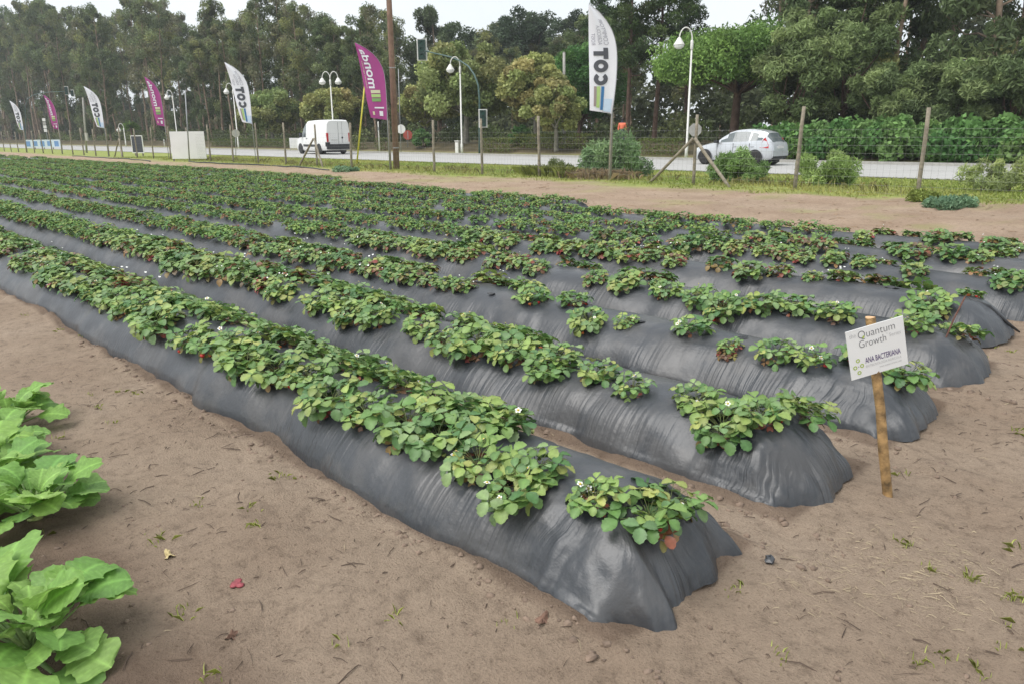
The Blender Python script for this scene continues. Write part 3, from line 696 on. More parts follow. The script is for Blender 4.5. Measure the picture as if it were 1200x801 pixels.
for it in PL:
    u, v, d = proj((it[1], it[2], .35)); inf.append((d if (-30 < u < 1230 and -10 < v < 820) else d+400, u, v))
order = sorted(range(len(PL)), key=lambda i: inf[i][0])
SPECIAL = {(0, 0): 'strawberry plant with a red-tipped leaf on the end slope of the first bed', (0, 1): 'strawberry plant on the far side of the first bed end', (0, 2): 'small low strawberry plant with white flowers near the first bed end',
 (0, 3): 'strawberry plant at the back edge of the first bed, right of a bare gap', (0, 4): 'large bushy strawberry plant left of the small one on the first bed', (1, 0): 'big strawberry plant with drooping fruit stalks near the second bed end',
 (1, 1): 'strawberry plant closest to the end of the second bed', (1, 2): 'leftmost strawberry plant of the separate end clump on the second bed', (1, 3): 'strawberry plant at the back of the end clump on the second bed',
 (2, 0): 'strawberry plant just right of the stake behind the white signboard', (2, 1): 'strawberry plant peeping out left below the white signboard', (2, 3): 'withered brown little strawberry plant on bare film of the third bed', (3, 0): 'strawberry plant with three pale green fruits at the fourth bed end', (3, 1): 'half brown strawberry plant right of the white signboard'}
cnt = {}; rank = {}
for k in range(NROW):
    for nm, cond in (('front', lambda it: it[2] < YC[it[0]]), ('back', lambda it: it[2] >= YC[it[0]])):
        li = sorted([i for i in order[:300] if PL[i][0] == k and cond(PL[i])], key=lambda i: -PL[i][1])
        for q, i in enumerate(li): rank[i] = (nm, q+1)
def nth(n): return f"{n}{'th' if 10 <= n % 100 <= 20 else {1:'st',2:'nd',3:'rd'}.get(n % 10, 'th')}"
NEAR_N = 88
far_sets = [clump(26, 0, rl, .12, 1.08) for _ in range(10)]
FV, FFc, FT = [], [], []; off = 0
for q, i in enumerate(order):
    k, x, y, s, mi = PL[i]; z = film_top(k, x, y)-.006
    if q < 300:
        nm, nn = rank[i]; lab = SPECIAL.get((k, mi)) if mi >= 0 else None
        if lab is None: lab = f'strawberry plant on the {ORD[k]} bed, {nth(nn)} from its right end in the {nm} line'
        grp = 'strawberry plants on the black film beds'
        if q < NEAR_N:
            bl = None
            if (k, mi) == (3, 0): bl = ['green', 'green', 'green']
            if (k, mi) == (0, 2): bl = ['flower', 'flower', 'flower']
            if (k, mi) == (0, 4): bl = ['flower', 'flower', 'flower']
            if (k, mi) == (1, 0): bl = ['flower', 'flower', 'flower', 'green', 'green', 'green', 'orange']
            near_plant((x, y, z), s, lab, grp, i+5, old=.12 if k < 2 else .16, red_leaf=((k, mi) == (0, 0)), blooms=bl, dead=((k, mi) == (2, 3)))
        else:
            r = random.Random(i); root = thing('strawberry_plant', lab, 'strawberry plant', (x, y, z), r.random()*6.28, grp); lean_out(root)
            root.scale = (s, s, s*r.uniform(.9, 1.1))
            kind(obj('foliage', r.choice(MIDV), root), 'stuff')
            if r.random() < .4: kind(obj('flowers', r.choice(MIDF), root), 'stuff')
    else:
        r = random.Random(i); V, F, T = far_sets[i % 10]
        if inf[i][0] > 45 and i % 2 and inf[i][0] < 400: continue
        g = 1.15 if inf[i][0] > 45 else 1.0
        V2 = (V @ rot('z', r.random()*6.28).T)*(s*g) + [x, y, z]; FV.append(V2); FFc.append(np.array(F)+off); j = r.uniform(.8, 1.2); FT.append(np.array(T)*j); off += len(V)
kind(obj('distant_strawberry_plants', np_mesh('distant_strawberry_plants', np.concatenate(FV), np.concatenate(FFc), 'far_leaf', np.concatenate(FT))), 'stuff', 'dense green lines of strawberry plants receding over the far beds')
# ================================================================== TURNIP PLANTS at the lower left
def turnip_leaf(L, W, r, tint):
    """stalk then a broad lobed wavy blade, growing along +x, arching"""
    ns, nb, nw = 4, 36, 12; pl = 1.0*L; arch = r.uniform(.45, .85); V = []; F = []; T = []
    def spine(t):      # t 0..1 over stalk + blade
        a = arch*1.15 - arch*1.75*t; return a
    pts = [np.zeros(3)]; N = ns+nb; tot = pl+L; 
    for i in range(N): 
        a = spine(i/N); st = (pl/ns if i < ns else L/nb); pts.append(pts[-1]+np.array([math.cos(a)*st, 0, math.sin(a)*st]))
    for i in range(ns+1):
        p = pts[i]; q = .0065*(1-.4*i/ns); V += [(p[0], q, p[2]), (p[0], 0, p[2]-q), (p[0], -q, p[2]), (p[0], 0, p[2]+q*.6)]; T += [(.34, .46, .20)]*4
    for i in range(ns):
        for k in range(4): F.append((i*4+k, i*4+(k+1) % 4, i*4+4+(k+1) % 4, i*4+4+k))
    b0 = len(V); ph = r.random()*6; ph2 = r.random()*6
    for i in range(nb+1):
        t = i/nb; p = pts[ns+i]; a = spine((ns+i)/N)
        w = W*.5*max(.12, math.sin(math.pi*min(t, .98)**1.45)**.55)*(1+(.20*(1-t)+.04)*math.sin(t*20+ph)+.03*math.sin(t*61+ph2))
        for j in range(-nw//2, nw//2+1):
            f = j/(nw/2); wav = .028*L*abs(f)**2*math.sin(t*15+ph2+f*1.4)
            h = .10*abs(f)*w + wav + .010*L*math.sin(6.283*(7*t+1.6*abs(f)))*min(1, abs(f)*3)
            x = p[0]-math.sin(a)*h + .04*L*math.cos(t*17+ph)*abs(f); z = p[2]+math.cos(a)*h
            V.append((x, f*w, z)); vein = (1.0+.22*max(0, math.cos(6.283*(7*t-2.2*abs(f))))**4) if abs(f) > .05 else 1.5
            T.append(tuple(c*vein*(1-.05*abs(f)) for c in tint))
    c = nw+1
    for i in range(nb):
        for j in range(nw): F.append((b0+i*c+j, b0+i*c+j+1, b0+(i+1)*c+j+1, b0+(i+1)*c+j))
    return py_mesh('leaf', V, F, T, 'turnip_leaf')
rt_ = random.Random(21)
TG = [(.205, .375, .085), (.235, .41, .098), (.175, .34, .080), (.26, .43, .115)]
TL = [turnip_leaf(rt_.uniform(.095, .125), rt_.uniform(.095, .125), rt_, TG[i % 4]) for i in range(10)]
TS = [turnip_leaf(rt_.uniform(.07, .10), rt_.uniform(.055, .08), rt_, TG[3]) for i in range(5)]
def turnip(loc, s, label, seed, n=20):
    r = random.Random(seed); root = thing('turnip_plant', label, 'turnip plant', loc, r.random()*6, 'turnip greens at the field edge')
    MB().lathe([(0, -.03), (.03, -.02), (.032, .005), (.018, .025), (0, .03)], (0, 0, 0), 10).build('root_crown', 'green_fruit', root, True)
    for i in range(n):
        f = i/n; me = r.choice(TS) if f < .28 else r.choice(TL)
        tilt = -.55*(1-f) + .22*f + r.uniform(-.25, .22)
        obj('leaf', me, root, (r.uniform(-.012, .012), r.uniform(-.012, .012), .01), (r.uniform(-.5, .5), tilt, i*2.39996+r.uniform(-.3, .3)), s*r.uniform(.7, 1.12))
    return root
for i, (px, py, s, lab) in enumerate([(36, 772, 1.75, 'light green turnip plant at the bottom left corner, nearest the camera'), (42, 610, 1.45, 'light green turnip plant reaching over the path behind the nearest one'),
        (-15, 585, 1.7, 'light green turnip plant cut by the left edge of the picture'), (-5, 545, 1.5, 'light green turnip plant second from the far end of the row'), (-75, 700, 1.4, 'turnip plant half out of frame left of the nearest turnip'), (-60, 505, 1.4, 'turnip plant mostly hidden behind the turnip row at the left edge'), (15, 500, 1.35, 'farthest light green turnip plant by the left edge')]):
    p = onZ(px, py); turnip((p[0], p[1], gz(p[0], p[1])+.005), s, lab, 50+i, 40)
# ================================================================== SIGN on a stake
p = onZ(1040, 582); top = onY(1020, 372, p[1]-.02)
sg = thing('signboard', 'white plant trial signboard nailed askew to a round wooden stake', 'sign', (p[0], p[1], gz(p[0], p[1])))
base = np.array([p[0], p[1], gz(p[0], p[1])]); d = np.array([p[0], p[1]]) ; 
lean = top - base
pts = [base*0+lean*f for f in (-.04, .25, .5, .75, 1.0)]; pts[2] = pts[2]+np.array([.004, .003, 0])
MB().tube(pts, [.0215, .0225, .0210, .0220, .0215], 12, False).build('stake', 'stake_wood', sg, True)
MB().lathe([(.0216, -.004), (.0216, .001), (0, .0015)], tuple(pts[-1]), 12).build('stake_top', 'end_grain', sg)
# panel: corners measured on a plane just in front of the stake
nrm = np.array([-base[0], -base[1], 0.]); nrm /= np.linalg.norm(nrm)
n0 = nrm; best = None; QD = ((998.5, 446), (1064, 425.5), (1058.5, 370.5), (990.5, 389))
for tdeg in range(-50, 51):               # the turn about the stake that makes the measured corners a rectangle
    t_ = math.radians(tdeg); nn_ = np.array([n0[0]*math.cos(t_)-n0[1]*math.sin(t_), n0[0]*math.sin(t_)+n0[1]*math.cos(t_), 0]); p_ = base + lean*.8 + nn_*.032; c0 = np.array([0, 0, CAM_H])
    C_ = [c0 + ray(*q)*(((p_-c0)@nn_)/(ray(*q)@nn_)) for q in QD]; a_ = C_[1]-C_[0]+C_[2]-C_[3]; b_ = C_[3]-C_[0]+C_[2]-C_[1]
    er = abs(a_@b_)/np.linalg.norm(a_)/np.linalg.norm(b_)
    if best is None or er < best[0]: best = (er, tdeg, nn_)
nrm = best[2]
P0 = base + lean*.8 + nrm*.032
def onplane(px, py):
    dd = ray(px, py); c0 = np.array([0, 0, CAM_H]); return c0 + dd*(((P0-c0)@nrm)/(dd@nrm))
cs = [onplane(*q) for q in ((998.5, 446), (1064, 425.5), (1058.5, 370.5), (990.5, 389))]
bl_, br_, tr_, tl_ = cs
Wb = (np.linalg.norm(br_-bl_)+np.linalg.norm(tr_-tl_))/2; Hb = (np.linalg.norm(tl_-bl_)+np.linalg.norm(tr_-br_))/2
cen = sum(cs)/4; ux = (br_-bl_)+(tr_-tl_); ux = ux/np.linalg.norm(ux); uz = np.cross(nrm, ux); uz = uz/np.linalg.norm(uz)
if uz[2] < 0: uz = -uz
def onboard(a, b, off): return cen - base + ux*a + uz*b + nrm*off
mb = MB(); hw, hh = Wb/2, Hb/2
mb.add([onboard(-hw, -hh, 0), onboard(hw, -hh, 0), onboard(hw, hh, 0), onboard(-hw, hh, 0), onboard(-hw, -hh, -.004), onboard(hw, -hh, -.004), onboard(hw, hh, -.004), onboard(-hw, hh, -.004)], [(0, 1, 2, 3), (7, 6, 5, 4), (1, 0, 4, 5), (2, 1, 5, 6), (3, 2, 6, 7), (0, 3, 7, 4)])
panel = mb.build('panel', 'white_board', sg)
def board_text(txt, x, y, width, hgt, mat, offset=0., spacing=1.):
    """x,y in board fractions 0..1 (left, bottom); width fraction; hgt cap height fraction"""
    me = text_mesh(txt, 1., mat, offset, spacing); c = mesh_co(me); x0, x1 = c[:, 0].min(), c[:, 0].max()
    sx = width*Wb/(x1-x0); sy = hgt*Hb/.69
    a = -hw + x*Wb + (c[:, 0]-x0)*sx; b = -hh + y*Hb + c[:, 1]*sy
    set_co(me, np.array([onboard(i, j, .0012) for i, j in zip(a, b)])); o = obj('lettering', me, panel); return o
board_text('the', .05, .845, .115, .085, 'ink_light', -.012)
board_text('Quantum', .20, .790, .64, .155, 'ink_grey', -.012)
board_text('Growth', .20, .605, .47, .150, 'ink_grey', -.012)
board_text('\u2122', .672, .725, .03, .03, 'ink_light')
board_text('Series', .73, .665, .20, .075, 'ink_light', -.01)
board_text('ANA BACTERIANA', .27, .270, .62, .115, 'ink_purple', .006)
board_text('BIOTECNOLOGIA AGRICOLA', .27, .180, .62, .050, 'ink_light', -.01)
board_text('www.anabacteriana.com', .50, .105, .39, .036, 'ink_light')
def board_ring(x, y, r0, r1, mat, n=14, sq=1.):
    mb = MB(); A = []
    for k in range(n):
        a = 6.2832*k/n; A += [onboard(-hw+x*Wb+r1*math.cos(a), -hh+y*Hb+r1*sq*math.sin(a), .0012), onboard(-hw+x*Wb+r0*math.cos(a), -hh+y*Hb+r0*sq*math.sin(a), .0012)]
    mb.add(A, [(2*k, 2*((k+1) % n), 2*((k+1) % n)+1, 2*k+1) for k in range(n)]); return mb.build('emblem', mat, panel)
for (ex, ey) in ((.145, .365), (.085, .235), (.205, .245), (.145, .115)): board_ring(ex, ey, .0052, .0095, 'ink_lime')
board_ring(.145, .24, .0, .0022, 'ink_purple', 8)
# yellow-green tail of the Q
mb = MB(); mb.add([onboard(-hw+a*Wb, -hh+b*Hb, .0016) for a, b in ((.265, .80), (.285, .775), (.315, .82), (.29, .84))], [(0, 1, 2, 3)]); mb.build('emblem', 'ink_lime', panel)
# ================================================================== FENCE
FY = 19.8
fence = thing('wire_fence', 'long wooden post and wire mesh fence between field and road', 'fence', (0, 0, 0))
rf = random.Random(3)
def rough_post(pts, r, mat, parent, name='post', n=8):
    P = []; R = []
    for i in range(5):
        f = i/4; a = Vector(pts[0])*(1-f)+Vector(pts[1])*f; P.append(a+Vector((rf.uniform(-.008, .008), rf.uniform(-.008, .008), 0))); R.append(r*(1.08-.16*f)*rf.uniform(.94, 1.06))
    return MB().tube(P, R, n).build(name, mat, parent, True)
postx = [-.3, -3.4, -6.45, -9.52, -12.66, -15.78, -18.92, -21.9, -24.8, -27.8, -30.85, -33.9, -36.95, -40.0] + [-40-3.05*i for i in range(1, 28)]
for i, x in enumerate(postx):
    z0 = gz(x, FY); lx = rf.uniform(-.05, .05); h = rf.uniform(2.08, 2.24)
    if x == -6.45: lx = -.02
    rough_post([(x, FY, z0-.15), (x+lx, FY+rf.uniform(-.05, .05), h)], rf.uniform(.045, .056), 'post_wood', fence)
for (x, l, r_) in ((-12.66, -1.55, 1.55), (-33.9, -1.6, 1.35), (-61.4, -1.4, 1.4)):
    for dx in (l, r_):
        rough_post([(x+dx, FY-.12-(.35 if dx > 0 else 0), gz(x+dx, FY)-.08), (x+.02*dx, FY-.075, 1.42)], .048, 'post_wood', fence, 'brace')
wm = MB()
def wire_line(a, b, r):
    a, b = np.array(a, float), np.array(b, float); d = b-a; 
    if abs(d[2]) > abs(d[0]): q = [(r, 0, 0), (-.5*r, .87*r, 0), (-.5*r, -.87*r, 0)]
    else: q = [(0, 0, r), (0, .87*r, -.5*r), (0, -.87*r, -.5*r)]
    wm.add([a+np.array(k) for k in q]+[b+np.array(k) for k in q], [(0, 1, 4, 3), (1, 2, 5, 4), (2, 0, 3, 5)])
for j in range(9):
    z = .12 + .19*j
    for i in range(len(postx)-1):
        if postx[i] < -100: continue
        sag = rf.uniform(-.012, .012); m = (postx[i]+postx[i+1])/2
        wire_line((postx[i], FY-.06, z), (m, FY-.06, z+sag), .0019); wire_line((m, FY-.06, z+sag), (postx[i+1], FY-.06, z), .0019)
x = 0.
while x > -52: wire_line((x, FY-.06, .1), (x+rf.uniform(-.01, .01), FY-.06, 1.66), .0016); x -= .155
wm.build('wire_mesh', 'wire', fence)
# ================================================================== FEATHER FLAGS
RX = np.array([CR[0], CR[1], 0]); RX /= np.linalg.norm(RX); NB = np.array([-CF[0], -CF[1], 0]); NB /= np.linalg.norm(NB)
def feather(px_base, kindf, lean, label, ztop=5.38, zb=2.18, wid=.80, turn=0., bulge=.05):
    x = px_base; z0 = gz(x, FY)
    root = thing('feather_flag', label, 'flag', (x, FY-.12, z0), 0, 'feather flags on the fence posts')
    ca, sa = math.cos(turn), math.sin(turn); ax = np.array([RX[0]*ca-RX[1]*sa, RX[0]*sa+RX[1]*ca, 0]); nb = np.array([-ax[1], ax[0], 0]); nb = nb if nb@NB > 0 else -nb
    Hs = ztop-zb
    def pole(v):            # v 0..1 along the sail height: the bent pole on the right
        return (.02 + bulge*math.sin(math.pi*min(1, v*1.15)) - .12*v*(lean > .2) - (wid+lean-.12*(lean > .2))*.99*max(0, (v-.48)/.52)**2.7, zb + Hs*(v-.04*max(0, (v-.6)/.4)**3))
    def pos(u, v, off=0.):  # u 0 left free edge .. 1 pole side
        pr_, z = pole(v); left = -wid - lean*v
        if v < .10: left += .10*(1-v/.10)*0
        xx = left + (pr_-left)*u; zz = z - .10*(1-u)*(1-v) * -1.0 * 0 + (.10*(1-u)*max(0, 1-v*6))
        yy = .05*math.sin(v*7+u*2.0)*(1-u) + .03*math.sin(u*6)
        p = ax*xx + nb*(yy+off); return (p[0], p[1], zz-z0)
    nu, nv = 8, 36; V = []; F = []
    for j in range(nv+1):
        for i in range(nu+1): V.append(pos(i/nu, j/nv))
    for j in range(nv):
        for i in range(nu): a = j*(nu+1)+i; F.append((a, a+1, a+nu+2, a+nu+1))
    mb = MB(); mb.add(V, F); sail = mb.build('sail', 'sail_white' if kindf == 'white' else 'sail_purple', root, True)
    P = [ax*0.03+np.array([0, 0, .0]), ax*.03+np.array([0, 0, zb-z0])]
    for j in range(1, 13):
        q = pole(j/12); P.append(ax*(q[0]+.012)+np.array([0, 0, q[1]-z0]))
    MB().tube(P, [.02]*2+[.016-.001*j for j in range(12)], 7).build('pole', 'grey_metal', root, True)
    def patch(u0, u1, v0, v1, mat, off=.013, n=10):
        mb = MB(); V = []
        for j in range(n+1):
            v = v0+(v1-v0)*j/n; V += [pos(u0, v, off), pos(u1, v, off)]
        mb.add(V, [(2*j, 2*j+1, 2*j+3, 2*j+2) for j in range(n)]); mb.build('print', mat, sail)
    def txt(s, u0, u1, v0, v1, mat, offset=0.):
        me = text_mesh(s, 1., mat, offset); c = mesh_co(me); x0, x1 = c[:, 0].min(), c[:, 0].max(); y0, y1 = c[:, 1].min(), c[:, 1].max()
        set_co(me, np.array([pos(u0+(u1-u0)*(b-y0)/(y1-y0), v0+(v1-v0)*(a-x0)/(x1-x0), .014) for a, b, _ in c])); obj('lettering', me, sail)
    if kindf == 'white':
        def shape(P, Fc):
            mb = MB(); mb.add([pos(.16+.54*b, .255+.33*a/2.95, .014) for a, b in P], Fc); mb.build('lettering', 'sail_grey_ink', sail)
        n = 26
        for (cx_, a0, a1) in ((.5, .62, 2*math.pi-.62), (1.52, 0, 2*math.pi)):      # C, O
            P = []
            for k in range(n+1):
                a = a0+(a1-a0)*k/n; P += [(cx_+.5*math.cos(a), .5+.5*math.sin(a)), (cx_+.19*math.cos(a), .5+.19*math.sin(a))]
            shape(P, [(2*k, 2*k+1, 2*k+3, 2*k+2) for k in range(n)])
        P = []; Fc = []
        for (x0_, x1_, y0_, y1_, na, nb_) in ((2.08, 2.95, .68, 1, 10, 4), (2.34, 2.68, 0, .68, 4, 8)):     # T
            o_ = len(P); P += [(x0_+(x1_-x0_)*i/na, y0_+(y1_-y0_)*j/nb_) for j in range(nb_+1) for i in range(na+1)]
            Fc += [(o_+j*(na+1)+i, o_+j*(na+1)+i+1, o_+(j+1)*(na+1)+i+1, o_+(j+1)*(na+1)+i) for j in range(nb_) for i in range(na)]
        shape(P, Fc)
        txt('COMPTOIR', .56, .74, .61, .84, 'sail_thin_ink', -.01); txt('AGRICOLA', .34, .50, .61, .78, 'sail_thin_ink', -.01); txt('ROIST', .10, .24, .61, .71, 'sail_thin_ink', -.01)
        patch(.17, .27, .05, .245, 'sail_brown'); patch(.28, .42, .04, .245, 'sail_green'); patch(.46, .58, .02, .245, 'sail_blue'); patch(.60, .94, .01, .13, 'sail_pale_blue')
    else:
        txt('monda', .22, .62, .40, .90, 'sail_white', .02); txt('solucoes agricolas', .10, .17, .40, .74, 'sail_cream')
        for j in range(3): patch(.28+.0*j, .72, .235+.052*j, .275+.052*j, ('sail_leaf_green', 'sail_green', 'sail_cream')[j])
        patch(.35, .85, .145, .165, 'sail_white'); patch(.2, .32, .05, .10, 'sail_cream'); patch(.58, .78, .045, .11, 'sail_white')
    return root
feather(-15.70, 'white', .10, 'white feather flag nearest the camera, striped at its foot', wid=.67, ztop=5.50, bulge=.12)
feather(-27.75, 'purple', .50, 'purple feather flag beside the tall wooden utility pole', wid=.66)
feather(-40.1, 'white', .62, 'white feather flag left of the white van', ztop=5.42, wid=.50)
feather(-52.3, 'purple', .42, 'purple feather flag above the large white board', ztop=5.35, wid=.46)
feather(-64.2, 'white', .55, 'white feather flag left of the dark board', ztop=5.3, wid=.50)
feather(-76.2, 'purple', .38, 'small distant purple feather flag above the blue banner', ztop=5.15, wid=.42)
feather(-88.0, 'white', .50, 'narrow distant white feather flag at the left end of the banner', ztop=5.05, wid=.34)
feather(-100.5, 'purple', .4, 'farthest purple feather flag at the left picture edge', ztop=4.9, wid=.42)
# ================================================================== POLES, LAMPS, SIGNALS
p = onY(465, 203, 20.35); up_ = thing('utility_pole', 'tall brown wooden utility pole beside the purple flag', 'pole', (p[0], 20.35, gz(p[0], 20.35)))
MB().tube([(0, 0, -.3), (.02, 0, 3), (.03, 0, 6), (.02, 0, 9)], [.14, .128, .118, .105], 12).build('shaft', 'pole_wood', up_, True)
for z in (.9, 4.2): MB().lathe([(.135, -.02), (.138, 0), (.135, .02)], (.015, 0, z), 12).build('band', 'grey_metal', up_)
def street_lamp(x, y, h, label, arms=(-1,), s=1.):
    z0 = gz(x, y); root = thing('street_lamp', label, 'street lamp', (x, y, z0), 0, 'white gooseneck street lamps along the road')
    MB().tube([(0, 0, -.1), (0, 0, .8), (0, 0, .85), (0, 0, h-.9)], [.10, .095, .065, .05], 10).build('pole', 'lamp_white', root, True)
    MB().lathe([(.07, 0), (.085, .05), (.085, .45), (.06, .5)], (0, 0, h-1.3), 10).build('collar', 'lamp_white', root, True)
    for a in arms:
        P = []
        for i in range(13):
            an = math.pi*i/12; P.append(ax_l*(a*(.36-.36*math.cos(an)))+np.array([0, 0, h-.75+.62*math.sin(an)]))
        P = [np.array([0, 0, h-1.1])]+P
        arm = MB().tube(P, .035, 8).build('arm', 'lamp_white', root, True)
        e = P[-1]
        sh = MB().lathe([(.05, .10), (.10, .06), (.16, -.04), (.29, -.24), (.33, -.30), (.32, -.31)], tuple(e), 14).build('lamp_shade', 'lamp_white', root, True)
        MB().lathe([(.30, -.305), (.26, -.42), (.14, -.50), (0, -.52)], tuple(e), 14).build('globe', 'lamp_globe', sh, True)
    return root
ax_l = RX
street_lamp(onY(804, 187, 39)[0], 39, 7.3, 'white gooseneck street lamp beside the silver car')
street_lamp(onY(541.5, 180, 39)[0], 39, 7.15, 'white street lamp in front of the round plane tree')
street_lamp(onY(392.5, 177, 39)[0], 39, 7.15, 'double-armed white street lamp above the white van', (-1, 1))
street_lamp(onY(280, 177, 39)[0], 39, 7.1, 'white street lamp left of the second white flag')
street_lamp(onY(209.5, 175, 39)[0], 39, 7.1, 'distant white street lamp above the large white board')
street_lamp(onY(148, 173, 39)[0], 39, 3.4, 'far white lamp standard behind the dark board')
def traffic_head(parent, c, fx, mat='dark_green', h=.95):
    """three-lens signal with pale border plate facing the camera side"""
    cz = np.array(c); R_ = RX*fx; U_ = np.array([0, 0, 1.]); N_ = NB
    def q(a, b, o): return cz + R_*a + U_*b + N_*o
    def slab(w, h_, o0, o1, name, m, par):
        mb = MB(); P = [q(a*w/2, b*h_/2, o) for o in (o0, o1) for a, b in ((-1, -1), (1, -1), (1, 1), (-1, 1))]
        mb.add(P, [(3, 2, 1, 0), (4, 5, 6, 7), (0, 1, 5, 4), (1, 2, 6, 5), (2, 3, 7, 6), (3, 0, 4, 7)]); return mb.build(name, m, par)
    bp = slab(.5*h+.06, h+.14, -.02, .0, 'backplate', 'lamp_white', parent)
    hd = slab(.40*h, h, .003, .16, 'housing', mat, parent)
    for j in (-1, 0, 1):
        mb = MB(); n = 12; P = [q(0, j*h*.31, .18)]
        P += [q(.12*math.cos(6.283*k/n), j*h*.31+.12*math.sin(6.283*k/n), .165) for k in range(n)]
        mb.add(P, [(0, 1+k, 1+(k+1) % n) for k in range(n)]); mb.build('lens', 'signal_lens', hd)
        mb = MB(); P = []
        for k in range(7):
            a = math.pi*k/6; P += [q(.14*math.cos(a), j*h*.31+.14*math.sin(a), .16), q(.14*math.cos(a), j*h*.31+.14*math.sin(a), .34)]
        mb.add(P, [(2*k, 2*k+1, 2*k+3, 2*k+2) for k in range(6)]); mb.build('visor', mat, hd)
def signal(xpx, Y, pts_px, label, heads, r=.075):
    b = onY(xpx[0], xpx[1], Y); root = thing('traffic_light', label, 'traffic light', (b[0], Y, 0.02)); o = np.array([b[0], Y, .02])
    P = [np.array([0, 0, -.05])]
    for q in pts_px:
        P.append(onY(q[0], q[1], Y)-o)
    MB().tube(P, [r*1.2]+[r*(1-.45*i/len(pts_px)) for i in range(len(pts_px))], 8).build('mast', 'green_paint', root, True)
    for (hx, hy, h) in heads: traffic_head(root, onY(hx, hy, Y)-o, 1, 'dark_green', h)
signal((562, 184), 38.7, [(562, 150), (562, 118), (560.5, 100), (556, 88), (549, 78), (540, 72), (528, 67), (515, 64), (498, 60)], 'green traffic light mast arching left in front of the plane trees', [(494.5, 58.5, 1.45), (566, 139, 1.15)])
signal((31, 175), 38.7, [(30, 150), (29.5, 125), (32, 117), (38, 112), (48, 109), (60, 108), (76, 107.5)], 'distant green traffic light mast arching over the blue banner', [(78, 106.5, 1.2), (85, 109.5, .9)])
def disc_sign(px, base_py, cy_px, Y, r, label, mat='concrete_post', n=20, polemat='grey_metal', htop=None):
    b = onY(px, base_py, Y); c = onY(px, cy_px, Y); zb = gz(b[0], Y) if Y < 28 or Y > 38.4 else .03
    root = thing('road_sign', label, 'road sign', (b[0], Y, zb)); c = c-np.array([b[0], Y, zb])
    MB().tube([(0, 0, -.1), (c[0], 0, (htop or c[2]+r*.5))], .03, 7).build('post', polemat, root, True)
    mb = MB(); A = [c+NB*.045]+[c+RX*r*math.cos(6.2832*(k+.5)/n)+np.array([0, 0, r*math.sin(6.2832*(k+.5)/n)])+NB*.045 for k in range(n)]
    A2 = [a-NB*.006 for a in A]
    mb.add(A+A2, [(0, 1+k, 1+(k+1) % n) for k in range(n)]+[(n+1, n+2+(k+1) % n, n+2+k) for k in range(n)]+[(1+k, n+2+k, n+2+(k+1) % n, 1+(k+1) % n) for k in range(n)])
    mb.build('plate', mat, root); mb = MB(); mb.add([c+RX*.028*a+NB*.05+np.array([0, 0, b_]) for a, b_ in ((-1, -r*.8), (1, -r*.8), (1, r*.8), (-1, r*.8))], [(0, 1, 2, 3)]); mb.build('bracket', 'grey_metal', root)
    return root
disc_sign(814.5, 190, 152.5, 38.6, .38, 'pale octagonal road sign seen from behind, left of the silver car', n=8)
disc_sign(470, 180, 151.5, 38.7, .36, 'round pale road sign on a tall grey post by the utility pole', mat='lamp_white', htop=6.6)
disc_sign(478, 180, 158.5, 41, .40, 'round reddish road sign behind the pale round one', mat='sign_red')
disc_sign(276.5, 186, 156.5, 27.2, .30, 'round grey road sign left of the second white flag', mat='concrete_post')
# tall slim posts
def slim_post(px, by, ty, Y, r, mat, label, n=8, dx=0):
    b = onY(px, by, Y); t = onY(px+dx, ty, Y); zb = gz(b[0], Y); root = thing('tall_post', label, 'post', (b[0], Y, zb))
    MB().tube([(0, 0, -.1), (t[0]-b[0], 0, t[2]-zb)], [r, r*.75], n).build('shaft', mat, root, True); MB().lathe([(r*.75, 0), (r*.85, .03), (r*.5, .06)], (t[0]-b[0], 0, t[2]-zb-.01), n).build('cap', mat, root); return root
slim_post(661, 178, 62, 44.5, .13, 'concrete_post', 'tall pale concrete post behind the plane trees')
tp = slim_post(102, 182, 115, 24, .10, 'concrete_post', 'tall concrete post with a small box, left of the second white flag from left', dx=-5)
c = onY(101.5, 160.5, 23.85)-np.array(tp.location); MB().box(tuple(c), (.55, .12, .75)).build('meter_box', 'concrete_post', tp)
slim_post(222, 190, 107, 19.15, .045, 'grey_metal', 'tall slim grey post standing before the large white board', dx=-5)
yp = slim_post(417, 184, 103, 22.5, .045, 'yellow_paint', 'yellow pole leaning to the right beside the white van', dx=10)
